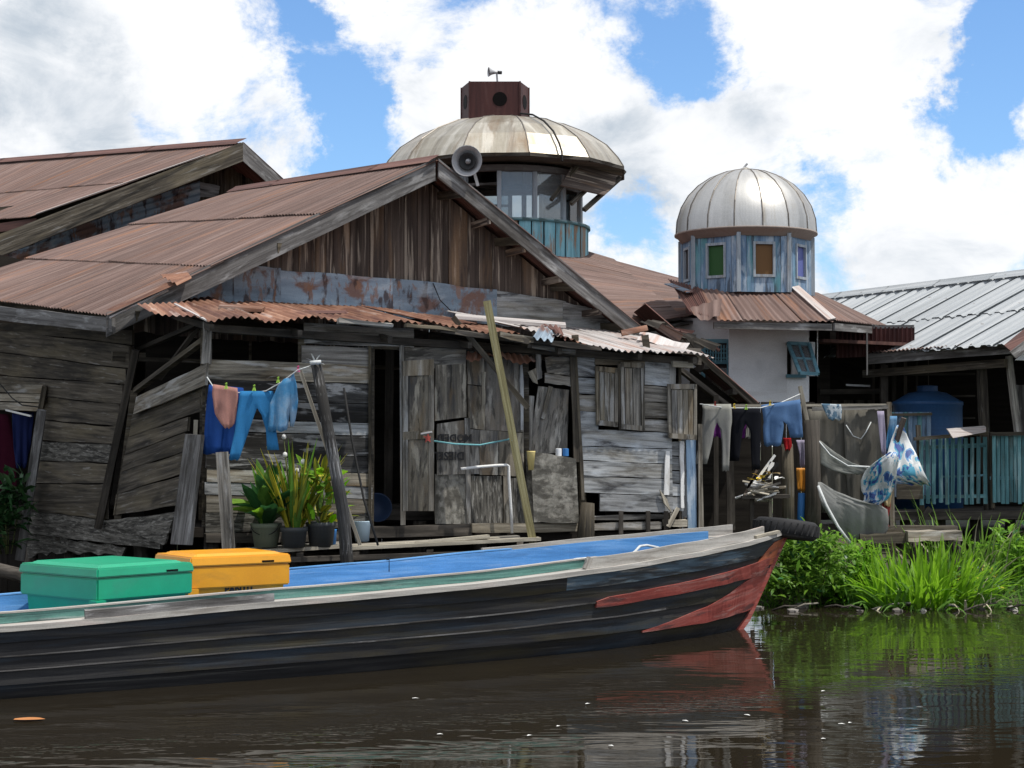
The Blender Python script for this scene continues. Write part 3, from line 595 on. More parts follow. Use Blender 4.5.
# things dimly seen inside the door
mk('inner_post', beam(F(390, 340, -1.3), F(388, 520, -1.3), .10, .08), 'mud_wood', house, L=UP)
mk('inner_step', extr([F(374, 505, -.6), F(440, 505, -.6), F(440, 520, -.6), F(374, 520, -.6)], -NF * .5), 'mud_wood', house, L=U)
# open door leaf
door = mk('door', extr([F(403, 361, .10), F(434, 359, .34), F(434, 511, .34), F(403, 511, .10)], -NF * .03), 'plywood', house, L=UP)
for q in ([(403, 361), (434, 359), (434, 375), (403, 376)], [(403, 432), (434, 430), (434, 438), (403, 440)], [(403, 361), (408, 361), (408, 511), (403, 511)], [(429, 360), (434, 359), (434, 511), (429, 511)]):
    offs = [.11 + (x - 403) / 31 * .24 for x, y in q]
    mk('door_rail', extr([F(x, y, o_ + .012) for (x, y), o_ in zip(q, offs)], -NF * .02), 'wood_grey', door, L=UP)
bar('door_latch', F(421, 434, .30), F(432, 432, .38), .015, .02, 'metal_grey', door)
star = [F(428 + (5 if i % 2 == 0 else 2) * math.sin(i * math.pi / 5), 438 - (6 if i % 2 == 0 else 2.4) * math.cos(i * math.pi / 5), .335) for i in range(10)]
mk('star_sticker', extr(star, -NF * .003), 'star_red', door)
# patched panels right of the door
P = lambda q, m, off=0., horiz=False, nm='panel', th=.018, **k: plank(nm, F, q, m, fw, th=th, off=off, horiz=horiz, **k)
P([(405, 348), (466, 345), (466, 367), (405, 369)], 'plywood', .01, True)
P([(435, 365), (466, 364), (466, 417), (435, 421)], 'plywood', .02)
tp = P([(437, 424), (465, 420), (466, 474), (437, 475)], 'plywood', .012, tilt=0, j=.002)
P([(465, 418), (470, 418), (471, 524), (467, 524)], 'wood_grey', .025, nm='batten')
P([(435, 474), (467, 473), (468, 524), (435, 524)], 'concrete', .0)
for q in ([(467, 355), (484, 356), (485, 386), (468, 384)], [(468, 385), (486, 387), (485, 430), (469, 428)], [(485, 357), (523, 360), (523, 432), (485, 430)], [(469, 429), (480, 430), (480, 474), (470, 474)], [(480, 430), (498, 431), (498, 475), (480, 475)], [(498, 431), (523, 433), (524, 477), (498, 475)]):
    P(q, 'plywood', random.uniform(0, .02))
P([(470, 476), (502, 476), (503, 523), (471, 523)], 'wood_rotten', .012); P([(503, 476), (509, 476), (510, 523), (504, 523)], 'plywood', .02); P([(510, 478), (524, 478), (526, 523), (511, 523)], 'wood_rotten', .01)
P([(483, 372), (486, 372), (485, 402), (482, 408)], 'wood_light', .045, nm='batten')
P([(520, 365), (523, 365), (524, 430), (521, 430)], 'wood_bluegrey', .04, nm='batten')
# upside-down stencilled print on the reused panel
ex = -U; ey = -UP
text_mesh('stencil_print', 'MODEL', F(456, 437.5, .035), ex, ey, .115, 'ink', tp); text_mesh('stencil_print', '1F', F(440, 438.5, .035), ex, ey, .115, 'ink', tp)
text_mesh('stencil_print', 'DIESEL', F(449, 455.5, .035), ex, ey, .125, 'ink', tp)
# broken bay
P([(522, 395), (534, 396), (531, 450), (523, 450)], 'wood_grey', -.03); P([(528, 372), (536, 368), (538, 384), (533, 382)], 'wood_light', .02, nm='broken_board'); P([(536, 354), (541, 354), (542, 378), (537, 380)], 'wood_grey', .03, nm='broken_board')
P([(545, 357), (571, 356), (571, 376), (547, 373)], 'plywood', -.01, True); P([(545, 373), (571, 377), (571, 386), (545, 383)], 'wood_grey', .01, True, nm='broken_board')
P([(538, 386), (569, 390), (567, 452), (529, 455)], 'plywood', -.05, nm='leaning_board'); P([(549, 386), (553, 387), (545, 420), (541, 418)], 'wood_grey', -.02, nm='batten')
P([(570, 352), (575, 352), (580, 462), (574, 462)], 'wood_dark', .03, nm='post'); P([(575, 353), (577, 353), (585, 500), (582, 500)], 'wood_dark', .04, nm='batten')
# right bay
BG = ['wood_bluegrey', 'wood_bluegrey', 'wood_grey']
boards(F, 574, 596, [352, 377, 394, 411, 428], [356, 378, 395, 412, 430], BG, fw, xl2=578, xr2=597, off=.02, n=2)
boards(F, 645, 668, [357, 385, 402, 418, 431], [360, 387, 403, 419, 433], BG, fw, off=.02, n=2)
boards(F, 579, 672, [428, 446, 460, 476, 493], [433, 449, 464, 479, 496], 'wood_bluegrey', fw, xl2=584, xr2=673, off=.025, n=6)
boards(F, 601, 672, [493, 511], [496, 513], 'wood_bluegrey', fw, xl2=601, off=.03, n=5)
P([(666, 451), (670, 451), (669, 495), (664, 495)], 'white_bit', .06, nm='batten')
def shutter(q, mat, par=fw, off=.05, slats=3, fm='wood_grey'):
    (x0, y0), (x1, y1), (x2, y2), (x3, y3) = q
    s = mk('shutter', extr([F(x, y, off) for x, y in q], -NF * .025), fm, par, L=UP)
    for k in range(slats):
        a, b = (k + .06) / slats, (k + .94) / slats
        lx = lambda t, top: (x0 + 3.5 + (x1 - x0 - 7) * t) if top else (x3 + 3.5 + (x2 - x3 - 7) * t)
        ly = lambda t, top: (y0 + 6 + (y1 - y0) * t) if top else (y3 - 5 + (y2 - y3) * t)
        qq = [(lx(a, 1), ly(a, 1)), (lx(b, 1), ly(b, 1)), (lx(b, 0), ly(b, 0)), (lx(a, 0), ly(a, 0))]
        mk('shutter_slat', extr([F(x, y, off + .012 + .004 * (k % 2)) for x, y in qq], -NF * .02), fm, s, L=UP)
    for qq in ([(x0, y0), (x0 + 3, y0), (x3 + 3, y3), (x3, y3)], [(x1 - 3, y1), (x1, y1), (x2, y2), (x2 - 3, y2)], [(x0, y0), (x1, y1), (x1, y1 + 5), (x0, y0 + 5)], [(x3, y3 - 5), (x2, y2 - 5), (x2, y2), (x3, y3)]):
        mk('shutter_frame', extr([F(x, y, off + .022) for x, y in qq], -NF * .03), fm, s, L=UP)
    return s
P([(595, 357), (645, 359), (645, 366), (595, 365)], 'wood_grey', .03, True, nm='window_header')
shutter([(596, 366), (618, 368), (618, 427), (597, 425)], 'wood_grey'); shutter([(621, 362), (644, 363), (645, 431), (622, 429)], 'wood_grey', slats=2, off=.06)
P([(618, 364), (621, 364), (622, 430), (619, 430)], 'wood_dark', .07, nm='batten')
# small hinged shutter and narrow bay at the right end
shutter([(668, 384), (697, 384), (697, 440), (669, 438)], 'wood_grey', off=.10, slats=4)
boards(F, 669, 684, [441, 456, 470, 483, 497, 509], [441, 457, 471, 484, 497, 511], 'wood_bluegrey', fw, off=-.05, n=2)
P([(680, 441), (684, 441), (684, 508), (681, 508)], 'white_bit', -.02, nm='batten')  # pale strip stands for sunlight grazing the boards, put into the colour
P([(686, 440), (696, 440), (697, 532), (688, 532)], 'paint_blue', -.04); P([(698, 424), (702, 424), (704, 532), (699, 532)], 'wood_grey', .0, nm='post')
P([(668, 358), (676, 360), (676, 384), (668, 384)], 'wood_bluegrey', .0)
P([(660, 490), (667, 499), (672, 513), (664, 503)], 'wood_light', .07, nm='brace')  # pale slanting piece is a painted sunlit patch beyond the eave's shadow
bar('brace', F(668, 527, .1), F(678, 508, .1), .05, .04, 'wood_light', fw)
# sill beams, joists and stilts
bar('sill_beam', F(205, 538, .03), F(345, 536, .03), .10, .10, 'mud_wood', house, j=.01)
bar('sill_beam', F(360, 532, .0), F(470, 530, .0), .10, .12, 'mud_wood', house, j=.01)
bar('sill_beam', F(471, 528, .06), F(578, 527, .06), .10, .08, 'wood_grey', house, UP, j=.006)
bar('sill_beam', F(590, 527, .02), F(660, 525, .02), .08, .08, 'wood_grey', house, UP, j=.006)
bar('sill_beam', F(664, 523, .05), F(686, 523, .05), .08, .07, 'wood_light', house, UP, j=.004)
bar('sill_beam', F(590, 518, -.04), F(672, 516, -.04), .05, .06, 'wood_grey', house, UP, j=.006)
for x in (621, 648, 666): bar('joist_stub', F(x, 511, .08), F(x, 534, .08), .05, .05, 'mud_wood', house)
for x, of, r in ((212, -.1, .08), (240, -.6, .08), (300, -.3, .08), (362, -.3, .09), (420, -.5, .08), (480, -.2, .08), (545, -.6, .07), (620, -.3, .08), (690, -.2, .08), (250, -2.5, .08), (330, -2.6, .08), (410, -2.4, .08), (500, -2.6, .08), (600, -2.5, .08)):
    p = F(x, 528, of); stick('stilt', [V((p.x, p.y, 1.12)), V((p.x + random.uniform(-.05, .05), p.y, .4)), V((p.x + random.uniform(-.08, .08), p.y, -.5))], [r, r * 1.05, r * 1.1], 'mud_wood', house)
stick('stump_post', [F(588, 503, .28), F(586, 530, .3), V((F(580, 545, .3).x, F(580, 545, .3).y, -.4))], [.075, .10, .11], 'wood_dark', house, 9)
bar('low_rail', F(200, 560, -.7), F(520, 556, -.9), .06, .14, 'mud_wood', house, j=.01)

for k in range(9):
    a_ = -.25 + k * .66; mk('underfloor_shade_board', extr([fp(a_, 1.05, -3.2), fp(a_ + .64, 1.03, -3.2), fp(a_ + .64, -.3, -3.2), fp(a_, -.3, -3.2)], -NF * .03), 'interior', house, L=UP)  # near-black backing added so the space under the house stays dark
# left side wall (in two sagging stretches) and the stretch beside the lean-to
SW = Wall(at(130, 440, 19.44), V((-.77, -.64, 0)))
sw = mk('side_wall_frame', join(beam(SW(-24, 336, -.08), SW(132, 350, -.08), .06, .06), beam(SW(-20, 330, -.08), SW(-18, 545, -.08), .08, .08), beam(SW(60, 335, -.08), SW(60, 540, -.08), .08, .08), beam(SW(130, 345, -.08), SW(102, 530, -.08), .08, .08)), 'wood_dark', house)
yl = [322, 330, 352, 375, 393, 416, 439, 459, 483, 507, 530]; yr = [330, 345, 369, 385, 405, 428, 445, 464, 484, 523, 546]
for i in range(len(yl) - 1):
    xl = -25 if i < 4 else 43 - (i - 4) * 4.2
    xr = 132 - i * 3.2 if i < 9 else 164
    if i == 9: xr = 160
    f = lambda x, i: yl[i] + (yr[i] - yl[i]) * x / 130
    m = 'wood_rotten' if i in (6, 9) else 'wood_dark'
    xs = [xl, xr]
    plank('plank', SW, [(xl, f(xl, i) + .5), (xr, f(xr, i) + .5), (xr, f(xr, i + 1) - .5), (xl, f(xl, i + 1) - .5)], m, sw, n=7, j=.009, th=.03, off=random.uniform(-.01, .01))
bar('wall_post', SW(136, 350, .06), SW(98, 528, .06), .09, .06, 'mud_wood', sw, j=.006)
for q in ([(24, 530), (70, 536), (66, 552), (28, 556)], [(60, 538), (125, 546), (120, 556), (64, 552)]): plank('rotten_skirt', SW, q, 'wood_rotten', sw, off=-.06, j=.03, n=8)
# window opening at the far left: shutter slats, slanting post, hung cloth
for q in ([(-20, 384), (45, 385), (44, 393), (-20, 392)], [(-20, 393), (44, 394), (43, 402), (-20, 400)], [(-20, 402), (42, 403), (36, 411), (-20, 409)]): plank('shutter_slat', SW, q, 'wood_grey', sw, off=.06)
bar('window_post', SW(45, 386, .10), SW(40, 412, .10), .06, .05, 'wood_dark', sw)
bar('window_post', SW(42, 410, .12), SW(20, 560, .12), .11, .06, 'wood_trim', sw, j=.008)
stick('wire', [SW(-5, 378, .15), SW(12, 398, .15), SW(22, 405, .15), SW(38, 407, .15)], .008, 'wire', sw, 5)
bar('slat_edge', SW(6, 410, .09), SW(31, 416, .09), .02, .02, 'white_bit', sw)
# stretch beside the lean-to
c0 = at(128, 450, 19.40); c1 = F(206, 450)
dv = (c1 - c0); SV = Wall(c0, V((dv.y, -dv.x, 0)))
yl2 = [397, 415, 437, 455, 472, 494, 516]; yr2 = [363, 386, 410, 425, 444, 466, 496]
sv = mk('lean_to_side_frame', join(beam(SV(204, 340, -.05), SV(134, 392, -.05), .06, .06), beam(SV(205, 330, -.05), SV(203, 520, -.05), .08, .08), beam(SV(135, 390, -.05), SV(118, 520, -.05), .08, .08)), 'wood_dark', house)
for i in range(6):
    x0 = 136 - i * 4; x1 = 206 if i < 2 else 188 - (i - 2) * 3
    plank('plank', SV, [(x0, yl2[i] + .5), (x1, yr2[i] + .5 + (206 - x1) * .36), (x1 - 1, yr2[i + 1] - .5 + (206 - x1) * .36), (x0 - 3, yl2[i + 1] - .5)], 'wood_dark' if i != 0 else 'wood_grey', sv, n=5, j=.008, th=.03, off=.05 if i == 0 else 0)
bar('diagonal_brace', SV(200, 325, -.35), SV(160, 378, -.3), .05, .05, 'mud_wood', sv); bar('diagonal_brace', SV(196, 325, -.25), SV(138, 350, -.25), .05, .05, 'mud_wood', sv)
plank('leaning_plank', SV, [(185, 434), (201, 435), (189, 545), (170, 544)], 'wood_trim', sv, off=.25, horiz=False, th=.04)
plank('rotten_plank', SV, [(104, 521), (176, 512), (170, 528), (163, 545)], 'wood_rotten', sv, off=.12, j=.03, n=8)
bar('batten', SV(196, 420, .1), SV(195, 440, .1), .04, .03, 'wood_light', sv)
for x, y in ((30, 550), (70, 552), (90, 552), (140, 550)):
    p = SW(x, y, -.3); stick('stilt', [V((p.x, p.y, 1.1)), V((p.x + .05, p.y, -.5))], .09, 'mud_wood', house)
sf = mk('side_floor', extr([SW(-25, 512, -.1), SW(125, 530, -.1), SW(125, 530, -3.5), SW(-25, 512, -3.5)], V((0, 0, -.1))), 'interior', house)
for k in range(7): mk('underfloor_shade_board', extr([SW(-40 + k * 24, 525, -1.6), SW(-16.5 + k * 24, 525, -1.6), SW(-16.5 + k * 24, 610, -1.6), SW(-40 + k * 24, 610, -1.6)], SW.n * -.03), 'interior', house, L=UP)  # same added near-black backing, painted-in darkness below the side wall
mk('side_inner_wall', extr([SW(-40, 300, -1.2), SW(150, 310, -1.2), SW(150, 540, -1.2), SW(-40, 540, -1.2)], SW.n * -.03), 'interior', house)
# wing roof going down to the right behind the front wall, with dark rafters
w0, w1, w2, w3 = at(645, 304, 22.6), at(758, 404, 22.2), at(634, 312, 26), at(744, 408, 26)
wr = mk('wing_roof_frame', join(*[beam(w0.lerp(w1, t) - UP * .1, w2.lerp(w3, t) - UP * .1, .06, .08) for t in (.3, .55, .8, .97)]), 'mud_wood', house)
roof_sheets(wr, w0, w2, w1, w3, 3, 2, 'rust_dark')
barge('bargeboard', w0.lerp(w1, .18), w1, .12, .04, 'wood_dark', wr)
bar('rafter', at(655, 350, 22.6), at(735, 412, 22.4), .06, .12, 'mud_wood', wr); bar('rafter', at(640, 358, 21.2), at(690, 365, 20.6), .08, .08, 'wood_dark', wr)
bar('purlin_end', at(672, 364, 19.8), at(692, 365, 19.9), .07, .06, 'wood_light', wr, UP)
bar('post', at(729, 420, 22), at(731, 530, 22), .09, .08, 'mud_wood', wr, j=.008); bar('post', at(716, 395, 22), at(716, 530, 22), .06, .06, 'mud_wood', wr)
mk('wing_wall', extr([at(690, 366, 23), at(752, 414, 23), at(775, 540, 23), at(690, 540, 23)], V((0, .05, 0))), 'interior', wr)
for x0, x1 in ((735, 746), (747, 760), (761, 772), (773, 786), (787, 801), (802, 815)): mk('wing_shade_board', extr([at(x0, 402, 24.6), at(x1, 402, 24.6), at(x1, 528, 24.6), at(x0, 528, 24.6)], V((0, .03, 0))), 'interior', wr, L=UP)  # near-black boards: the shade behind the laundry is put into their colour
# rusty rubble in the gap where the slopes meet
for i in range(9):
    x = 640 + i * 7; y = 322 + i * 2.6
    a = at(x, y, 21.3 + random.uniform(0, .4)); s = V((random.uniform(.1, .3), random.uniform(-.2, .2), random.uniform(-.12, .02)))
    sheet('roof_scrap', a, a + V((.16, .0, .03)), a + s + V((0, -.1, -.05)), a + s + V((.15, -.1, -.02)), random.choice(['rust_dark', 'rust', 'mud_wood']), wr, rows=2, curl=.03)
mk('ridge_roll', lathe((0, 0, 0), [(.07, 0), (.07, .32)], 10, 0, math.pi, Matrix.Translation(at(622, 336, 20.6)) @ Matrix.Rotation(R(78), 4, 'Y') @ Matrix.Rotation(R(90), 4, 'Z')), 'rust_orange', wr, smooth=True)
sheet('loose_sheet', at(640, 332, 20.8), at(690, 343, 20.5), at(637, 340, 20.3), at(684, 352, 20.0), 'zinc_old', wr, pitch=.5, amp=.02)

# ------------------------------------------------------------------ house behind on the left
A2 = at(243, 143, 28.5); B2 = at(30, 217, 27.4); D2 = at(-60, 167, 36); E2 = at(-160, 236, 33); R2 = at(300, 196, 29.3)
rear = thing('rear_house', (-5, 31, .6), 'rusty roofed house with dark empty gable behind the plank house', 'house')
rf = mk('roof_frame', join(beam(A2 - UP * .2, D2 - UP * .2, .08, .12), beam(A2.lerp(B2, .5) - UP * .22, D2.lerp(E2, .5) - UP * .22, .08, .12), beam(A2.lerp(B2, .93) - UP * .2, D2.lerp(E2, .93) - UP * .2, .08, .12), beam(D2 - UP * .2, E2 - UP * .2, .08, .12)), 'wood_dark', rear)
roof_sheets(rf, A2, D2, B2, E2, 9, 2, 'rust', lap=.2)
ER2 = R2 + (D2 - A2) * .8
roof_sheets(rf, A2, A2.lerp(D2, .8), R2, ER2, 7, 1, 'rust_dark')
for i in range(4): sheet('ridge_cap', A2.lerp(D2, i / 4 - .01) + (B2 - A2).normalized() * .2 + UP * .05, A2.lerp(D2, i / 4 - .01) + UP * .08, A2.lerp(D2, (i + 1) / 4) + (B2 - A2).normalized() * .2 + UP * .05, A2.lerp(D2, (i + 1) / 4) + UP * .08, 'rust_dark', rf, pitch=.3, amp=.004)
def slab(name, pts, th, mat, parent, L=None): return mk(name, extr(pts, V((0, th, 0))), mat, parent, L=L or (pts[1] - pts[0]))
slab('bargeboard', [at(243, 142, 28.4), at(-40, 249, 27.0), at(-40, 272, 27.0), at(243, 161, 28.4)], .05, 'wood_dark', rear)
slab('bargeboard', [at(243, 142, 28.4), at(300, 196, 29.1), at(300, 212, 29.1), at(243, 161, 28.4)], .05, 'wood_trim', rear)
bar('bargeboard_edge', at(36, 214, 27.2), at(205, 155, 28.2), .012, .02, 'zinc_old', rear)
GB = Wall(at(150, 230, 29.3), V((.2, -1, 0)))
gb = mk('gable_frame', join(beam(GB(-60, 262, -.05), GB(300, 240, -.05), .1, .1), beam(GB(243, 165, -.05), GB(243, 250, -.05), .1, .1)), 'interior', rear)
xs = [-60, -25, 5, 38, 70, 98, 128, 160, 190, 214, 243, 268, 300]
for x0, x1 in zip(xs, xs[1:]):
    t = lambda x: (155 + (243 - x) * .385) if x < 243 else 155 + (x - 243) * .85
    plank('gable_plank', GB, [(x0 + .4, t(x0)), (x1 - .4, t(x1)), (x1 - .4, 330), (x0 + .4, 330)], 'wood_dark', gb, horiz=False, th=.04)
plank('gable_patch', GB, [(200, 182), (220, 186), (218, 197), (198, 197)], 'wood_bluegrey', gb, off=.06)
plank('wall_board', GB, [(130, 196), (200, 172), (198, 200), (120, 228)], 'wood_brown', gb, off=.05, j=.02)
plank('wall_board', GB, [(-30, 262), (132, 197), (122, 226), (-30, 285)], 'wood_dark', gb, off=.03)
for i, (x0, x1) in enumerate(((-40, 40), (36, 100), (96, 165), (160, 200))):
    ye = lambda x: 264 + (0 - x) * .305
    sheet('flashing_sheet', GB(x0, ye(x0) - 22, .2), GB(x0, ye(x0) + 10, .2), GB(x1, ye(x1) - 22, .2), GB(x1, ye(x1) + 10, .2), 'zinc_blue', gb, pitch=.12, amp=.015, up=(0, -1, .1))
mk('rear_body', extr([GB(-200, 225, -.3), GB(243, 185, -.3), GB(300, 225, -.3), GB(300, 470, -.3), GB(-200, 470, -.3)], V((0, 5, 0))), 'wood_dark', rear)
slab('eave_board', [at(-60, 232, 29), at(36, 218, 27.5), at(36, 226, 27.5), at(-60, 242, 29)], .04, 'rust_dark', rear)

# ------------------------------------------------------------------ prayer hall with glazed lantern and wide metal dome
K = 31 / FPX; C0 = at(505, 300, 31); cx, cy = C0.x, C0.y
zof = lambda y: at(505, y, 31).z
hall = thing('prayer_hall', (cx, cy + 1, .7), 'rust-red roofed hall carrying a glazed lantern under a wide tarnished metal dome', 'building')
hr0, hr1, hr2, hr3 = at(530, 236, 31.5), at(693, 284, 31.0), at(634, 324, 25.6), at(722, 309, 27.2)
hrf = mk('hall_roof', extr([hr0 - UP * .12, hr1 - UP * .12, hr3 - UP * .1, hr2 - UP * .1], V((0, 0, -.06))), 'wood_dark', hall)
n_ = 7
for i in range(n_):
    a, b = i / n_, (i + 1) / n_ + .02
    p00, p10, p01, p11 = hr0.lerp(hr2, a), hr0.lerp(hr2, b), hr1.lerp(hr3, a), hr1.lerp(hr3, b)
    m0, m1 = p00.lerp(p01, .52), p10.lerp(p11, .52); k = UP * random.uniform(0, .03)
    sheet('roof_sheet', p00 + UP * .03, p10 + UP * .03, m0 + k, m1 + k, 'rust', hrf, rows=2); sheet('roof_sheet', p00.lerp(p01, .50), p10.lerp(p11, .50), p01 + k * 1.4, p11 + k * 1.4, 'rust', hrf, rows=2)
# the far slope and body, hidden but real
mk('hall_back_roof', extr([hr0, hr1, V((hr1.x + .5, 36, hr1.z - 1)), V((hr0.x - 4, 36, hr0.z - 1))], V((0, 0, -.05))), 'rust_dark', hall)
mk('hall_left_roof', extr([hr0, V((hr0.x - 4, 36, hr0.z - 1)), V((hr0.x - 6, 27, hr0.z - 2)), hr2], V((0, 0, -.05))), 'rust_dark', hall)
mk('hall_wall', extr([V((-3.5, 28, .4)), V((3.2, 27, .4)), V((3.9, 35, .4)), V((-3.5, 35, .4))], V((0, 0, 3.3))), 'plaster', hall)
bar('hall_fascia', hr2 - UP * .12 + V((0, -.03, 0)), hr3 - UP * .12 + V((0, -.03, 0)), .04, .12, 'wood_trim', hall, UP)
slab('hall_eave_wall', [at(640, 322, 26.2), at(735, 310, 27.4), at(735, 420, 27.4), at(640, 420, 26.2)], .05, 'plaster', hall)
# lantern drum: teal cladding strips
rD = 83 * K; zt, zb = zof(231), zof(264)
drum = mk('lantern_base', lathe((cx, cy, 0), [(rD - .05, zb - .6), (rD - .05, zt)], 24), 'interior', hall)
nst = 40
for i in range(nst):
    a0, a1 = 2 * math.pi * (i + .06) / nst, 2 * math.pi * (i + .94) / nst
    q = [V((cx + rD * math.cos(a), cy + rD * math.sin(a), z)) for a, z in ((a0, zt), (a1, zt), (a1, zb), (a0, zb))]
    nn = V((math.cos((a0 + a1) / 2), math.sin((a0 + a1) / 2), 0))
    mk('cladding_board', extr([p + nn * (.012 * (i % 2)) for p in q], -nn * .02), 'teal_rust', drum, L=UP)
mk('lantern_sill', lathe((cx, cy, 0), [(rD - .08, zt - .01), (rD + .05, zt), (rD + .05, zt + .05), (rD - .08, zt + .05)], 32), 'teal', hall)
mk('lantern_kerb', lathe((cx, cy, 0), [(rD + .08, zb - .25), (rD + .08, zb), (rD - .04, zb + .01)], 32), 'rust_dark', hall)
rG = 77 * K; zg = zof(180); nm_ = 14
mk('lantern_ring', lathe((cx, cy, 0), [(rG - .05, zg - .06), (rG + .05, zg - .06), (rG + .05, zg + .05), (rG - .05, zg + .05), (rG - .05, zg - .06)], nm_ * 2), 'wood_trim', hall)
for i in range(nm_):
    a = 2 * math.pi * (i + .35) / nm_; b = 2 * math.pi * (i + 1.35) / nm_
    p, q = V((cx + rG * math.cos(a), cy + rG * math.sin(a), 0)), V((cx + rG * math.cos(b), cy + rG * math.sin(b), 0))
    mu = mk('mullion', beam(p + UP * zt, p + UP * zg, .075, .075, (math.cos(a), math.sin(a), 0)), 'paint_white_frame', hall, L=UP)
    if i not in (2, 9, 12):
        e0, e1 = p.lerp(q, .06), p.lerp(q, .94); nn = V((math.cos((a + b) / 2), math.sin((a + b) / 2), 0))
        mk('pane', extr([e0 + UP * (zt + .03), e1 + UP * (zt + .03), e1 + UP * (zg - .03), e0 + UP * (zg - .03)], nn * .006), 'glass', hall, L=UP)
    if i % 3 == 0: mk('transom', beam(p.lerp(q, .05) + UP * (zg - .28), p.lerp(q, .95) + UP * (zg - .28), .04, .04), 'wood_trim', hall)
mk('lantern_floor', lathe((cx, cy, 0), [(0.01, zt - .3), (rG, zt - .3)], 24), 'interior', hall)
mk('lantern_post', beam((cx - .5, cy, zt - .4), (cx - .5, cy, zg + .4), .12, .12), 'mud_wood', hall, L=UP)
mk('lantern_post', beam((cx + .35, cy + .3, zt - .4), (cx + .35, cy + .3, zg + .4), .09, .09), 'mud_wood', hall, L=UP)
mk('lantern_tie', beam((cx - 1.3, cy + .1, zg - .25), (cx + 1.3, cy + .1, zg - .2), .09, .09), 'wood_brown', hall)
mk('lantern_tie', beam((cx - .9, cy - .7, zg - .15), (cx + .6, cy + .9, zg - .12), .07, .07), 'wood_brown', hall)
# dome of flat gores with standing seams
rO = 123 * K; zr = zof(173); ztop = zof(121); rC = 34 * K; ng = 12; ph = R(11)
prof = [(rO, zr), (rO * .955, zr + (ztop - zr) * .17), (rO * .86, zr + (ztop - zr) * .42), (rO * .70, zr + (ztop - zr) * .67), (rO * .50, zr + (ztop - zr) * .87), (rC * .9, ztop)]
dome = mk('dome_soffit', lathe((cx, cy, 0), [(rG - .06, zr - .02), (rO - .06, zr - .06), (rO - .02, zr - .005)], ng * 2, ph, ph + 2 * math.pi), 'wood_dark', hall)
for i in range(ng):
    a0, a1 = ph + 2 * math.pi * i / ng, ph + 2 * math.pi * (i + 1) / ng
    mk('dome_gore', lathe((cx, cy, 0), prof, 1, a0, a1), 'dome_tarnish', dome, L=UP, smooth=False)
    mk('dome_seam', tube([(cx + (r + .004) * math.cos(a0), cy + (r + .004) * math.sin(a0), z) for r, z in prof], .014, 5), 'dome_seam', dome)
    e0, e1 = V((cx + rO * math.cos(a0), cy + rO * math.sin(a0), zr)), V((cx + rO * math.cos(a1), cy + rO * math.sin(a1), zr))
    mk('dome_fascia', beam(e0 - UP * .03, e1 - UP * .03, .03, .06, (math.cos(a0), math.sin(a0), 0)), 'mud_wood', dome)
mk('dome_cable', tube([(cx + r * math.cos(R(-64)) , cy + r * math.sin(R(-64)), z + .045) for r, z in prof[::-1]] + [(cx + rO * 1.01 * math.cos(R(-64)), cy + rO * 1.01 * math.sin(R(-64)), zr - .12)], .018, 5), 'wire', dome)
# maroon cupola with round holes
ccx = cx - 10 * K; zc0, zc1 = zof(127), zof(88); rc = 36 * K
hx = [V((ccx + x * K, cy + y * K, 0)) for x, y in ((-25, -31), (25, -31), (34, 0), (25, 31), (-25, 31), (-34, 0))]
cup = mk('cupola', extr([p + UP * (zc0 - .12) for p in hx][::-1], UP * (zc1 - zc0 + .12)), 'maroon', hall, L=UP)
for k in range(6):
    p, q = hx[k], hx[(k + 1) % 6]; d_ = V(((q - p).y, -(q - p).x, 0)).normalized(); s_ = (q - p).normalized(); pc = p.lerp(q, .6 if k == 0 else .5) + UP * ((zc0 + zc1) / 2 + .04) + d_ * .006
    mk('vent_hole', extr([pc + s_ * (.13 * math.cos(t)) + UP * (.13 * math.sin(t)) for t in [2 * math.pi * q_ / 20 for q_ in range(20)]], -d_ * .004), 'dark_hole', cup)
    mk('corner_bead', beam(p + UP * (zc0 - .1), p + UP * (zc1 + .004), .03, .03), 'maroon', cup)
# propped shutter with two round holes on the lantern's right side
f0, f1, f2, f3 = at(572, 166, 29.9), at(618, 176, 30.9), at(594, 206, 30.1), at(546, 196, 29.5)
f0, f1, f2, f3 = at(573, 164, 30.0), at(621, 177, 30.6), at(604, 196, 30.0), at(560, 186, 29.5)
nrm = (f1 - f0).cross(f3 - f0).normalized()
if nrm.z > 0: nrm = -nrm
fl = mk('propped_shutter', extr([f0, f1, f2, f3], -nrm * .03), 'wood_brown', hall, L=f1 - f0)
for t in (.33, .72):
    c_ = f0.lerp(f1, t).lerp(f3.lerp(f2, t), .45) + nrm * .008; e1 = (f1 - f0).normalized(); e2 = nrm.cross(e1)
    mk('shutter_hole', extr([c_ + e1 * (.13 * math.cos(q * .35)) + e2 * (.13 * math.sin(q * .35)) for q in range(18)], -nrm * .004), 'dark_hole', fl)
bar('shutter_strut', at(551, 200, 29.45), at(577, 167, 29.9), .06, .06, 'wood_dark', fl); bar('shutter_strut', at(584, 210, 29.9), at(620, 178, 30.5), .07, .07, 'wood_dark', fl); bar('shutter_strut', at(571, 204, 29.7), at(597, 180, 30.2), .06, .06, 'wood_dark', fl)
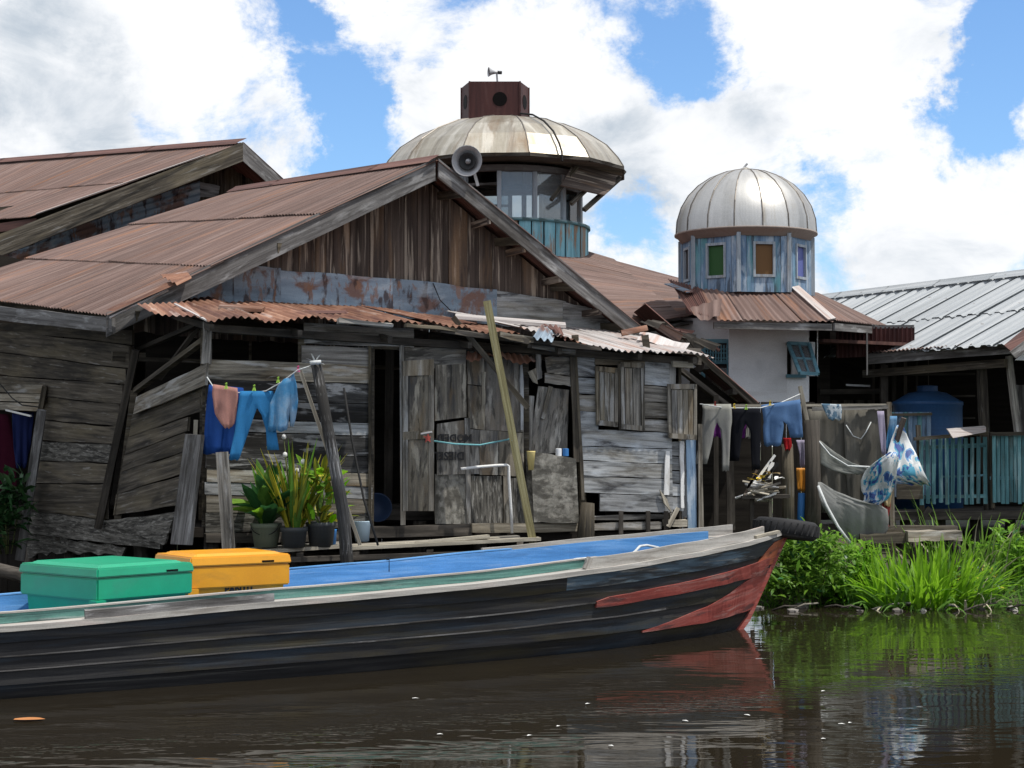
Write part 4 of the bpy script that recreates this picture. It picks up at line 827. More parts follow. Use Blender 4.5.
# loudspeakers
def horn(name, c, d, r, ln, label, post=None):
    d = V(d).normalized(); t = thing(name, c, label, 'loudspeaker'); M = Matrix.Translation(c) @ d.to_track_quat('Z', 'Y').to_matrix().to_4x4()
    mk('horn_bell', lathe((0, 0, 0), [(r * .3, -ln), (r * .36, -ln * .7), (r * .55, -ln * .35), (r * .85, -ln * .08), (r, 0), (r * 1.03, .01), (r * .97, .005), (r * .8, -ln * .07), (r * .5, -ln * .3), (r * .2, -ln * .4)], 24, M=M), 'metal_grey', t, smooth=True)
    mk('inner_horn', lathe((0, 0, 0), [(r * .52, -ln * .18), (r * .58, -ln * .05), (r * .52, -ln * .06), (r * .3, -ln * .2), (.003, -ln * .25)], 20, M=M), 'black_plastic', t, smooth=True)
    mk('horn_tip', lathe((0, 0, 0), [(.003, -ln * .02), (r * .13, -ln * .06), (r * .2, -ln * .25)], 14, M=M), 'metal_grey', t, smooth=True)
    mk('driver', lathe((0, 0, 0), [(.003, -ln * 1.5), (r * .36, -ln * 1.5), (r * .38, -ln), (r * .25, -ln * .95)], 14, M=M), 'black_plastic', t, smooth=True)
    if post: mk('bracket', beam(c - d * ln * .9, post, .035, .035), 'metal_grey', t)
    return t
hc = BW(467, 161, .12); horn('loudspeaker', hc, (-.22, -1, -.06), .185, .26, 'grey horn loudspeaker on the gable edge of the plank house', BW(478, 186, -.03))
tc_ = at(489, 72, 31); horn('loudspeaker', tc_, (-1, -.25, 0), .085, .16, 'small horn loudspeaker on top of the maroon cupola', V((tc_.x + .16, tc_.y + .05, zc1 + .02)))

# ------------------------------------------------------------------ small domed tower
YT = 26.5; k2 = YT / FPX; T0 = at(746, 300, YT); tx, ty = T0.x, T0.y; z2 = lambda y: at(746, y, YT).z
tower = thing('domed_tower', (tx, ty, .7), 'white walled tower with silver ribbed dome over a blue octagonal drum', 'tower')
zr2, zd0 = z2(240), z2(296); r8 = 65.5 * k2
a8 = [R(-90 + 8.5 - 22.5 + 45 * i) for i in range(8)]
co = [V((tx + r8 * math.cos(a), ty + r8 * math.sin(a), 0)) for a in a8]
dr = mk('drum', extr([p + UP * (zd0 - .3) for p in [V((tx + (p.x - tx) * .93, ty + (p.y - ty) * .93, 0)) for p in co]][::-1], UP * (zr2 - zd0 + .3)), 'rust_dark', tower, L=UP)
panes = {0: 'pane_brown', 1: 'pane_blue', 7: 'pane_green', 6: 'pane_dark'}
for i in range(8):
    p, q = co[i], co[(i + 1) % 8]; e = (q - p).normalized(); nn = V((e.y, -e.x, 0)); L8 = (q - p).length
    fq = lambda a, z, o=0: p + e * (a * L8) + nn * o + UP * z
    zz0, zz1 = zd0 - .02, zr2
    wz0, wz1 = zd0 + (zz1 - zd0) * .28, zd0 + (zz1 - zd0) * .80
    # cladding around the opening
    for (a, b, c, d_) in ((.02, .31, zz0, zz1), (.71, .98, zz0, zz1), (.31, .71, zz0, wz0), (.31, .71, wz1, zz1)):
        for s_ in range(2 if b - a < .35 else 1):
            aa, bb = (a + (b - a) * s_ / 2, a + (b - a) * (s_ + 1) / 2) if b - a < .35 else (a, b)
            mk('cladding_board', extr([fq(aa + .004, d_), fq(bb - .004, d_), fq(bb - .004, c), fq(aa + .004, c)], -nn * .03), 'paint_blue', dr, L=UP)
    mk('corner_post', beam(p + UP * zz0 + nn * .01, p + UP * zz1 + nn * .01, .06, .05), 'paint_white_frame', dr, L=UP)
    wn_ = mk('window_pane', extr([fq(.33, wz1, -.02), fq(.69, wz1, -.02), fq(.69, wz0, -.02), fq(.33, wz0, -.02)], -nn * .01), panes.get(i, 'pane_dark'), dr)
    for (a, b, c, d_) in ((.29, .335, wz0 - .04, wz1 + .04), (.685, .73, wz0 - .04, wz1 + .04), (.335, .685, wz1, wz1 + .04), (.335, .685, wz0 - .04, wz0)):
        mk('window_frame', extr([fq(a, d_, .022), fq(b, d_, .022), fq(b, c, .022), fq(a, c, .022)], -nn * .05), 'paint_white_frame', wn_ if False else dr, L=UP)
rd2 = 70.5 * k2
mk('dome_collar', lathe((tx, ty, 0), [(r8 * .9, zr2 - .05), (r8 * .985, zr2 - .045), (rd2 * .985, zr2 + .055), (rd2 * 1.012, zr2 + .06), (rd2 * 1.012, zr2 + .085), (rd2 * .97, zr2 + .09)], 48), 'cream_band', tower, smooth=True)
zt2 = z2(170); Hd = zt2 - zr2 - .07; ns = 16
prof = [(rd2 * math.cos(t) * (1.0 + .02 * math.sin(2 * t)), zr2 + .07 + Hd * math.sin(t)) for t in [R(x) for x in (0, 12, 24, 36, 48, 60, 72, 83)]]
dm = mk('dome_cap', lathe((tx, ty, 0), [(.15, zt2 - .03), (.12, zt2 + .0), (.03, zt2 + .045), (.003, zt2 + .05)], 16), 'dome_metal', tower, smooth=True)
for i in range(ns):
    a0, a1 = 2 * math.pi * i / ns + .1, 2 * math.pi * (i + 1) / ns + .1
    mk('dome_gore', lathe((tx, ty, 0), prof, 3, a0, a1), 'dome_metal', dm, L=UP, smooth=True)
    mk('dome_seam', tube([(tx + (r + .003) * math.cos(a0), ty + (r + .003) * math.sin(a0), z) for r, z in prof], .011, 5), 'dome_seam', dm)
mk('finial', join(tube([(tx - .02, ty, zt2 + .04), (tx + .03, ty, zt2 + .1)], .018, 6)), 'metal_grey', tower)
# skirt roof of short corrugated sheets
s0, s1, s2, s3 = at(700, 289, 25.75), at(795, 290, 25.75), at(714, 320, 24.6), at(832, 322, 24.9)
sk = mk('skirt_frame', join(beam(s2 - UP * .075 + V((0, .05, 0)), s3 - UP * .075 + V((0, .05, 0)), .10, .05, UP)), 'wood_trim', tower)
roof_sheets(sk, s0, s1, s2, s3, 4, 1, 'rust', up=None) if False else None
for i in range(4):
    a, b = i / 4, (i + 1) / 4 + .015; k = UP * (.01 * (i % 2))
    sheet('roof_sheet', s0.lerp(s1, a) + k, s0.lerp(s1, b) + k, s2.lerp(s3, a) + k, s2.lerp(s3, b) + k, 'rust', sk, rows=3)
q1, q3 = at(818, 293, 28.3), at(888, 326, 27.2)
for i in range(3):
    a, b = i / 3, (i + 1) / 3
    sheet('roof_sheet', (s1 + V((.02, 0, 0))).lerp(q1, a), (s1 + V((.02, 0, 0))).lerp(q1, b), (s3 + V((.05, 0, .03))).lerp(q3, a), (s3 + V((.05, 0, .03))).lerp(q3, b), 'rust', sk, rows=2)
bar('hip_cap', s1 + UP * .05, s3 + UP * .04, .13, .02, 'zinc_old', sk)
bar('fascia', s3 - UP * .07 + V((.03, .02, 0)), q3 - UP * .085, .11, .04, 'wood_trim', sk, UP)
# left valley piece and flashing
sheet('roof_sheet', at(668, 279, 27), s0 + UP * .02, at(690, 312, 25), s2 + V((-.0, 0, .03)), 'rust_dark', sk, rows=3)
sheet('curled_sheet', at(690, 308, 25.2), at(722, 298, 25.0), at(694, 316, 24.7), at(720, 319, 24.5), 'rust', sk, rows=4, pitch=.15, curl=.05)
bar('flashing', at(668, 284, 26.6), at(690, 292, 25.7), .12, .02, 'zinc_blue', sk)
# walls
WT = Wall(at(770, 360, 25.8), V((0, -1, 0)))
wallp = mk('wall', extr([WT(729, 312), WT(787, 312), WT(787, 440), WT(729, 440)], V((0, .12, 0))), 'plaster', tower)
mk('wall_pier', extr([WT(787, 376), WT(817, 376), WT(817, 440), WT(787, 440)], V((0, .12, 0))), 'plaster', tower)
mk('wall_pier', extr([WT(815, 312), WT(818, 312), WT(818, 376), WT(815, 376)], V((0, .12, 0))), 'plaster', tower)
mk('wall_lintel', extr([WT(787, 312), WT(815, 312), WT(815, 342), WT(787, 342)], V((0, .12, 0))), 'plaster', tower)
mk('side_wall', extr([WT(817, 312), V((WT(817, 312).x, 29, WT(817, 312).z)), V((WT(817, 440).x, 29, WT(817, 440).z)), WT(817, 440)], V((-.12, 0, 0))), 'plaster', tower)
mk('wall_left', extr([at(660, 318, 27), at(729.5, 318, 26.0), at(729.5, 440, 26.0), at(660, 440, 27)], V((0, .1, 0))), 'plaster', tower)
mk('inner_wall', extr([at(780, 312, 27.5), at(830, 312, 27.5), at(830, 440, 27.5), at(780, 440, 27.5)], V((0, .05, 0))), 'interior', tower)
# left window: lattice grille
wl = mk('window_frame', join(*[beam(a, b, .06, .06) for a, b in ((at(703, 340, 26.2), at(703, 388, 26.2)), (at(729, 340, 25.9), at(729, 395, 25.9)), (at(702, 341, 26.2), at(730, 341, 25.9)), (at(702, 362, 26.2), at(730, 362, 25.9)))]), 'teal_frame', tower)
mk('window_pane', extr([at(703, 341, 26.22), at(729, 341, 25.95), at(729, 398, 25.95), at(703, 390, 26.22)], V((0, .02, 0))), 'pane_dark', wl)
for i in range(9): bar('grille_bar', at(705 + i * 2.7, 345, 26.12 - i * .03), at(705 + i * 2.7, 362, 26.12 - i * .03), .018, .018, 'teal_frame', wl)
for y in (349, 353, 358): bar('grille_bar', at(703, y, 26.13), at(729, y, 25.85), .014, .014, 'teal_frame', wl)
mk('glass_leaf', extr([at(712, 368, 26.05), at(728, 368, 25.9), at(728, 395, 25.9), at(712, 384, 26.05)], V((0, .01, 0))), 'glass', wl)
# right window: awning sash propped open
c00, c10, c01, c11 = at(788, 343, 25.72), at(809, 344, 25.72), at(800, 373, 25.25), at(818, 374, 25.25)
sash = mk('awning_sash', join(beam(c00, c10, .05, .05), beam(c01, c11, .05, .05), beam(c00, c01, .05, .05), beam(c10, c11, .05, .05)), 'teal_frame', tower)
bar('glazing_bar', c00.lerp(c10, .5), c01.lerp(c11, .5), .03, .03, 'teal_frame', sash); bar('glazing_bar', c00.lerp(c01, .5), c10.lerp(c11, .5), .03, .03, 'teal_frame', sash)
mk('glass_pane', extr([c00, c10, c11, c01], V((0, .008, 0))), 'glass', sash)
bar('window_sill', WT(786, 376, .05), WT(806, 376, .05), .06, .05, 'teal_frame', tower)

# ------------------------------------------------------------------ right-hand house with silver roof and porch
right = thing('porch_house', (6.5, 28, .8), 'dark porch house with bright silver corrugated roof behind the teal fence', 'house')
Ra, Rb = V((5.55, 32.9, 4.75)), V((10.6, 23.5, 4.75)); dn = V((-2.64, -1.43, -1.37))
sr = mk('roof_frame', join(beam(Ra - UP * .12, Rb - UP * .12, .08, .1), beam(Ra + dn * .5 - UP * .12, Rb + dn * .5 - UP * .12, .08, .1), beam(Ra - UP * .15, Ra + dn - UP * .15, .08, .1), beam(Rb - UP * .15, Rb + dn - UP * .15, .08, .1)), 'wood_dark', right)
roof_sheets(sr, Ra, Rb, Ra + dn, Rb + dn, 13, 2, 'silver_roof', pitch=.23, amp=.015, seg=6, shape='trap', lap=.2)
for i in range(8): sheet('ridge_cap', Ra.lerp(Rb, i / 8 - .005) + dn.normalized() * .2 + UP * .06, Ra.lerp(Rb, i / 8 - .005) + UP * .10, Ra.lerp(Rb, (i + 1) / 8) + dn.normalized() * .2 + UP * .06, Ra.lerp(Rb, (i + 1) / 8) + UP * .10, 'silver_roof', sr, pitch=.25, amp=.006)
mk('far_roof', extr([Ra, Rb, Rb + V((2.6, 1.4, -1.37)), Ra + V((2.6, 1.4, -1.37))], V((0, 0, -.04))), 'silver_roof', right)
pe0, pe1 = at(868, 359, 26.4), at(1012, 348, 24.2)
bar('porch_fascia', pe0, pe1, .16, .05, 'wood_trim', right, UP, j=.006); bar('porch_beam', pe0 + V((0, .3, -.22)), pe1 + V((0, .3, -.2)), .12, .08, 'wood_dark', right, UP)
for i in range(6):
    a, b = pe0.lerp(pe1, i / 6), pe0.lerp(pe1, (i + 1) / 6 + .01)
    sheet('porch_sheet', a + V((.2, 1.0, .22)), b + V((.2, 1.0, .22)), a + V((-.02, -.1, .09)), b + V((-.02, -.1, .09)), 'rust', right, rows=1)
cr = mk('parapet_frame', beam(at(866, 327, 26.5), at(914, 326.5, 26.2), .05, .05), 'wood_trim', right)
for i in range(-2, 4): sheet('parapet_sheet', at(862 + i * 13, 327, 26.5 - i * .08), at(875.6 + i * 13, 327, 26.42 - i * .08), at(862 + i * 13, 357 - i * .5, 26.5 - i * .08), at(875.6 + i * 13, 356.5 - i * .5, 26.42 - i * .08), 'maroon', cr, up=(0, -1, 0), pitch=.08, amp=.014)
bar('downpipe', at(867, 332, 25.9), at(867, 375, 25.9), .022, .022, 'wood_trim', right)
slab('shade_panel', [at(806, 300, 28.6), at(872, 322, 28.2), at(872, 400, 28.2), at(806, 400, 28.6)], .05, 'interior', right)  # added near-black panel, painted shade for the dark space below the tower fascia
# small neighbouring roof corner
nr = mk('corner_roof', extr([at(1004, 345, 23.6), at(1060, 300, 24.2), at(1060, 316, 23.6), at(1012, 352, 23.2)], V((.05, .1, -.03))), 'rust_dark', right)
slab('corner_bargeboard', [at(1010, 352, 23.1), at(1060, 314, 23.5), at(1060, 330, 23.5), at(1016, 358, 23.1)], .05, 'wood_trim', nr)
slab('corner_gable', [at(1020, 356, 23.4), at(1060, 325, 23.7), at(1060, 362, 23.7), at(1016, 360, 23.4)], .05, 'plaster', nr)
# porch walls, floor, posts
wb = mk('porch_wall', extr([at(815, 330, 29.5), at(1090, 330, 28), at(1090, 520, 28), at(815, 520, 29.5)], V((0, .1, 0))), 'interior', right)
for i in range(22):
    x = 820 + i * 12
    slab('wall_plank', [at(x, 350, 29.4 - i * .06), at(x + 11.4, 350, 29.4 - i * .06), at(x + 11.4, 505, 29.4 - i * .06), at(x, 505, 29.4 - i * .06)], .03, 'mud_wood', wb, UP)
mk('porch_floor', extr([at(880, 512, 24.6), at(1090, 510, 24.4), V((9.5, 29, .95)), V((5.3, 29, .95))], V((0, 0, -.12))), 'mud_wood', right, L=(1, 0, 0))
bar('porch_post', at(981, 362, 25.0), at(989, 512, 25.0), .13, .11, 'wood_dark', right, j=.006); bar('porch_post', at(1009, 356, 24.6), at(1018, 435, 24.6), .09, .08, 'wood_grey', right, j=.006)
bar('porch_post', at(884, 365, 26.5), at(884, 512, 26.5), .11, .10, 'mud_wood', right); mk('shade_roof', extr([V((4.75, 25.9, 3.55)), V((6.3, 26.2, 3.5)), V((6.3, 30.5, 3.75)), V((4.75, 30.5, 3.75))], UP * .05), 'rust_dark', right, L=(0, 1, 0))  # the slab is an unseen added roof that keeps sun off the porch
bar('porch_rail', at(820, 392, 27.4), at(880, 391, 27.4), .08, .05, 'mud_wood', right, UP); bar('light_tube', at(846, 385, 27.0), at(870, 386, 27.0), .03, .03, 'metal_grey', right)
slab('door_panel', [at(1016, 385, 26.5), at(1040, 385, 26.5), at(1040, 440, 26.5), at(1016, 440, 26.5)], .04, 'wood_trim', right, UP)
for i in range(3): bar('shelf', at(905, 375 + i * 22, 28.4), at(975, 374 + i * 22, 28.2), .03, .12, 'mud_wood', right, UP)
for x in (890, 905, 940, 975, 1010, 1040):
    p = at(x, 512, 25); stick('stilt', [V((p.x, p.y, .98)), V((p.x, p.y, .1))], .08, 'mud_wood', right)
bar('brace', at(905, 540, 24.5), at(930, 508, 24.5), .08, .08, 'mud_wood', right)
slab('skirting_board', [at(897, 484, 24.4), at(923, 484, 24.4), at(923, 499, 24.4), at(897, 499, 24.4)], .04, 'wood_dark', right)
# water tank
tkc = at(928, 470, 26.5); tr_ = 34 * 26.5 / FPX
tank = thing('water_tank', (tkc.x, tkc.y, .95), 'round blue plastic water tank with domed top behind the fence', 'tank')
zz = lambda y: at(928, y, 26.5).z
mk('tank_body', lathe((tkc.x, tkc.y, 0), [(.01, .97), (tr_, .97), (tr_, zz(440)), (tr_ * 1.02, zz(438)), (tr_, zz(436)), (tr_, zz(406)), (tr_ * 1.03, zz(405)), (tr_ * 1.02, zz(402)), (tr_ * .95, zz(401)), (tr_ * .55, zz(393)), (tr_ * .25, zz(391))], 32), 'tank_blue', tank, smooth=True)
mk('tank_lid', lathe((tkc.x, tkc.y, 0), [(tr_ * .3, zz(391.5)), (tr_ * .3, zz(386)), (.01, zz(385))], 20), 'tank_blue', tank)
stick('hose', [at(912 + 14 * math.cos(t), 418 + 12 * math.sin(t), 25.9) for t in [R(a) for a in range(-10, 200, 15)]], .012, 'wire', tank, 5)
# teal picket fence
fence = thing('picket_fence', at(950, 505, 24.6), 'teal picket fence with open gaps below the dark porch', 'fence')
for i in range(11):
    x = 921 + i * 6.4; sl_ = random.uniform(-.8, .8)
    bar('picket', at(x, 437 + random.uniform(-1.5, 1.5), 24.5), at(x + sl_, 504 + random.uniform(-1.5, 1), 24.5), .055, .02, 'teal', fence, j=.003)
bar('rail', at(917, 448, 24.56), at(986, 445, 24.5), .06, .03, 'teal', fence, UP); bar('rail', at(917, 497, 24.56), at(986, 496, 24.5), .05, .03, 'teal', fence, UP); bar('rail', at(940, 477, 24.58), at(986, 475, 24.52), .03, .03, 'teal_frame', fence, UP)
bar('top_rail', at(914, 439, 24.45), at(988, 433, 24.45), .05, .05, 'wood_dark', fence, UP); bar('post', at(918, 425, 24.55), at(923, 528, 24.55), .06, .06, 'wood_dark', fence)
gate = thing('slat_fence', at(1010, 505, 24.4), 'teal fence panel of close-set narrow slats beside the porch post', 'fence')
for i in range(16): bar('slat', at(994 + i * 4.2, 435 + random.uniform(-1, 1), 24.4), at(994.5 + i * 4.2, 503 + random.uniform(-1, 1), 24.4), .05, .018, 'teal', gate, j=.003)
bar('rail', at(990, 434, 24.36), at(1062, 433, 24.3), .05, .04, 'wood_dark', gate, UP); bar('rail', at(990, 478, 24.45), at(1062, 478, 24.4), .05, .03, 'teal_frame', gate, UP); bar('post', at(991, 432, 24.45), at(993, 508, 24.45), .05, .05, 'wood_dark', gate)
# blue partition behind fence
part = thing('blue_partition', at(905, 500, 26), 'blue board partition beside the water tank', 'partition')
for i in range(9): slab('board', [at(890 + i * 4.6, 412, 25.8), at(894.2 + i * 4.6, 412, 25.8), at(894.2 + i * 4.6, 497, 25.8), at(890 + i * 4.6, 497, 25.8)], .02, 'paint_blue' if i % 3 else 'teal', part, UP)
bar('rail', at(888, 415, 25.74), at(932, 414, 25.74), .04, .03, 'wood_dark', part, UP)
tt = mk('sheet_scrap', extr([at(948, 430, 24.2), at(986, 427, 24.4), at(986, 432, 24.1), at(953, 438, 23.9)], V((0, .1, .02))), 'zinc_old', label='grey metal sheet scrap lying on the picket fence rail', category='sheet')

# ------------------------------------------------------------------ longboat
BOW = V((3.01, 18.75, 0)); AX = V((-.84, -.54, 0)).normalized(); NR = V((.54, -.84, 0)).normalized(); BL = 12.5
def pw(tab, x):
    if x <= tab[0][0]: return tab[0][1]
    for (a, b), (c, d) in zip(tab, tab[1:]):
        if x <= c: t = (x - a) / (c - a); t = t * t * (3 - 2 * t) * .4 + t * .6; return b + (d - b) * t
    return tab[-1][1]
sheer = lambda s: pw([(0, 1.04), (1.0, .945), (1.8, .885), (3.2, .79), (4.7, .71), (6.3, .655), (8.8, .56), (12.5, .56)], s)
s0 = lambda z: .64 * (1 - z / 1.04) if z > 0 else .64 - z * 1.4
gsh = lambda x: pw([(0, .025), (.25, .15), (.6, .31), (1.0, .47), (1.84, .71), (2.6, .86), (3.65, .97), (5, 1.0), (8, .88), (12, .6)], x)
def hull(s, z, side, off=0):
    sh_ = sheer(s); f = max(0, min(1, z / sh_)); bm = .92 + .13 * f if z >= 0 else .92 + z * .5
    y = bm * gsh(max(0, s - s0(z))) + off
    return BOW + AX * s + NR * (y * side) + UP * z
boat = thing('longboat', BOW + AX * 5, 'long dark wooden boat with red striped bow and blue inside moored before the house', 'boat')
SN = 46
def strip(name, zt_, zb_, side, mat, sa=0., sb=BL, o1=0., o2=0., th=.03, parent=boat, n=SN):
    """curved plank between two heights (fractions of the sheer, below 0 absolute)"""
    vs = []; fs = []; uv = []
    zf = lambda q, s: q * sheer(s) if q >= 0 else q
    for i in range(n + 1):
        t = i / n; t = t ** 1.4
        for q, o in ((zt_, o1), (zb_, o2)):
            st = max(sa, s0(zf(q, 0))); s = st + (sb - st) * t; z = zf(q, s)
            vs.append(hull(s, z, side, o)); vs.append(hull(s, z, side, o - th)); uv += [(s, z), (s, z + .02)]
    for i in range(n):
        a, b = i * 4, i * 4 + 4
        for p, q in ((0, 2), (2, 3), (3, 1), (1, 0)): fs.append((a + p, b + p, b + q, a + q) if side > 0 else (a + q, b + q, b + p, a + p))
    fs += [(0, 2, 3, 1), (n * 4, n * 4 + 1, n * 4 + 3, n * 4 + 2)]
    return mk(name, (vs, fs), mat, parent, uvs=uv)
hb_ = mk('keel', tube([hull(s0(z), z, 1, -.02) for z in (1.0, .7, .4, .1, -.1, -.25)] + [BOW + AX * s - UP * .28 for s in (2, 4, 6, 8, 10, 12.4)], .05, 6), 'boat_red', boat, L=AX)
LV = [1.0, .80, .60, .40, .20, -.28]
for sd_ in (1, -1):
    for i in range(5):
        if i == 0:
            strip('hull_plank', LV[i], LV[i + 1], sd_, 'hull_blue', 0, 3.6, .0, .012); strip('hull_plank', LV[i], LV[i + 1], sd_, 'hull_black', 3.6, BL, .0, .012)
        else: strip('hull_plank', LV[i] + .01, LV[i + 1], sd_, 'hull_black', 0, BL, -.006, .010)
for f_ in (.60, .40):
    strip('seam_batten', f_ + .012, f_ - .004, 1, 'wood_trim', 2.2, BL, .016, .016, .01); strip('seam_batten', f_ + .012, f_ - .004, -1, 'wood_trim', 2.2, BL, .016, .016, .01)
# raised red rubbing strake, red forefoot and orange stem head
def patch(name, rows, mat, side=1, o=.016, th=.02):
    vs = []; fs = []
    R_ = []
    for (a, b) in zip(rows, rows[1:]):
        for k in range(6): t = k / 6; R_.append([a[j] + (b[j] - a[j]) * t for j in range(3)])
    R_.append(list(rows[-1]))
    for s, z1, z0 in R_:
        sa_, sb_ = max(s, s0(z1) + .005), max(s, s0(z0) + .005)
        vs += [hull(sa_, z1, side, o), hull(sb_, z0, side, o), hull(sa_, z1, side, o - th), hull(sb_, z0, side, o - th)]
    for i in range(len(R_) - 1):
        a, b = i * 4, i * 4 + 4
        for p, q in ((0, 1), (1, 3), (3, 2), (2, 0)): fs.append((a + p, b + p, b + q, a + q) if side > 0 else (a + q, b + q, b + p, a + p))
    fs += [(0, 1, 3, 2), (len(R_) * 4 - 4, len(R_) * 4 - 2, len(R_) * 4 - 1, len(R_) * 4 - 3)]
    return mk(name, (vs, fs), mat, boat, L=AX)
for sd_ in (1, -1):
    patch('rubbing_strake', [(3.2, .49, .43), (3.05, .525, .43), (2.4, .575, .47), (1.5, .64, .52), (.9, .70, .56), (.35, .76, .58)], 'boat_red', sd_, .03, .035)
    patch('red_forefoot', [(2.5, .15, .135), (2.0, .23, .145), (1.5, .32, .15), (1.1, .43, .17), (.8, .54, .19), (.3, .64, .22)], 'boat_red', sd_, .016)
    patch('orange_stem', [(.62, .72, .66), (.42, .86, .66), (.3, .93, .68), (.05, .96, .70)], 'boat_orange', sd_, .017)
# gunwale ledge, coamings, blue lining
def rail(name, y0, y1, dz0, dz1, sa, sb, side, mat, n=30):
    vs = []; fs = []
    for i in range(n + 1):
        s = sa + (sb - sa) * i / n; g = hull(s, sheer(s), side)
        lim = lambda y: min(y, abs((g - BOW - AX * s).dot(NR)) - .01)
        for y, dz in ((y0, dz1), (y1, dz1), (y1, dz0), (y0, dz0)): vs.append(g - NR * (side * lim(y)) + UP * dz)
    for i in range(n):
        a, b = i * 4, i * 4 + 4
        for p in range(4): q = (p + 1) % 4; fs.append((a + p, a + q, b + q, b + p) if side > 0 else (b + p, b + q, a + q, a + p))
    fs += [(3, 2, 1, 0), tuple(range(n * 4, n * 4 + 4))]
    return mk(name, (vs, fs), mat, boat, L=AX)
for sd_ in (1, -1):
    rail('gunwale_ledge', -.03, .15, -.025, .02, .12, BL, sd_, 'boat_white')
    rail('coaming', .14, .175, .022, .10, 3.1, BL, sd_, 'boat_green')
    rail('bow_coaming', .015, .05, .022, .125, .55, 3.35, sd_, 'boat_white')
    rail('blue_lining', .178, .2, -.42, .096, .9, BL, sd_, 'boat_blue')
    rail('lining_rail', .13, .20, .101, .113, 3.1, BL, sd_, 'boat_white' if sd_ > 0 else 'boat_blue')
bar('coaming_end', hull(3.36, sheer(3.36), 1, -.03) + UP * .02, hull(3.3, sheer(3.3), 1, -.03) + UP * .125, .05, .04, 'boat_white', boat, AX)
# floor boards and a fore deck
for k in range(5):
    y0_ = -.75 + k * .3
    vs = []
    for s in (1.4, 2.5, 4, 6, 8, 10, 12.3):
        w_ = gsh(s) * .9
        for y in (y0_ + .01, y0_ + .29): vs.append(BOW + AX * s + NR * (y * w_) + UP * .22)
    mk('floor_board', join((vs, [(i * 2, i * 2 + 1, i * 2 + 3, i * 2 + 2) for i in range(6)])), 'boat_blue', boat, L=AX)
mk('fore_deck', extr([BOW + AX * .15 + UP * .98, hull(1.0, .9, 1, -.04), hull(1.0, .9, -1, -.04)], UP * .03), 'wood_dark', boat, L=AX)
for s in (3.9, 6.1): bar('thwart', hull(s, sheer(s) - .13, 1, -.17), hull(s, sheer(s) - .13, -1, -.17), .16, .03, 'boat_blue', boat, AX)
bar('repair_batten', hull(6.6, sheer(6.6), 1, .0) + UP * .055, hull(8.2, sheer(8.2), 1, .0) + UP * .055, .035, .07, 'wood_trim', boat, NR, .006)
bar('cleat', hull(4.5, sheer(4.5) + .0, -1, -.18), hull(4.5, sheer(4.5) + .14, -1, -.18), .03, .04, 'wire', boat)
bar('bow_cleat', hull(.3, sheer(.3), 1, .05) + UP * .03, hull(.75, sheer(.75), 1, .0) + UP * .04, .04, .03, 'wood_light', boat)
pole = bar('bamboo_pole', hull(1.7, sheer(1.7), 1, -.25) + UP * .05, hull(3.6, sheer(3.6), 1, -.35) + UP * .03, .03, .03, 'rope_teal', label='thin teal pole lying inside the bow of the longboat', category='pole')
bar('oar_shaft', hull(2.9, sheer(2.9), 1, -.25) + UP * .07, hull(3.9, sheer(3.9), 1, -.5) + UP * .02, .05, .04, 'wire', label='short black shaft lying inside the longboat by its coaming', category='oar')
stick('mooring_rope', [hull(2.2 + i * .13, sheer(2.2), 1, -.22 - .06 * math.sin(i * 1.3)) + UP * (.09 + .05 * math.sin(i * .9) - i * .012) for i in range(14)], .013, 'rope', label='loose pale rope lying over the bow coaming of the longboat', category='rope')
# tyre on the bow
ty_c = at(786, 529, 18.85); M = Matrix.Translation(ty_c) @ Matrix.Rotation(R(7), 4, 'Y') @ Matrix.Rotation(R(-4), 4, 'X')
tyre = thing('tyre', ty_c, 'worn black tyre lying flat on the bow of the longboat', 'tyre')
tp_ = [(.20, .085), (.23, .105), (.31, .10), (.345, .07), (.355, 0), (.345, -.07), (.31, -.10), (.23, -.105), (.20, -.085), (.215, -.05), (.24, 0), (.215, .05), (.20, .085)]
mk('tyre_casing', lathe((0, 0, 0), tp_, 36, M=M), 'rubber', tyre, smooth=True)
for k in range(30):
    a = 2 * math.pi * k / 30; p = M @ V((.356 * math.cos(a), .356 * math.sin(a), -.06)); q = M @ V((.356 * math.cos(a + .09), .356 * math.sin(a + .09), .06))
    mk('tread_block', beam(p, q, .03, .012, p - ty_c), 'rubber', tyre)
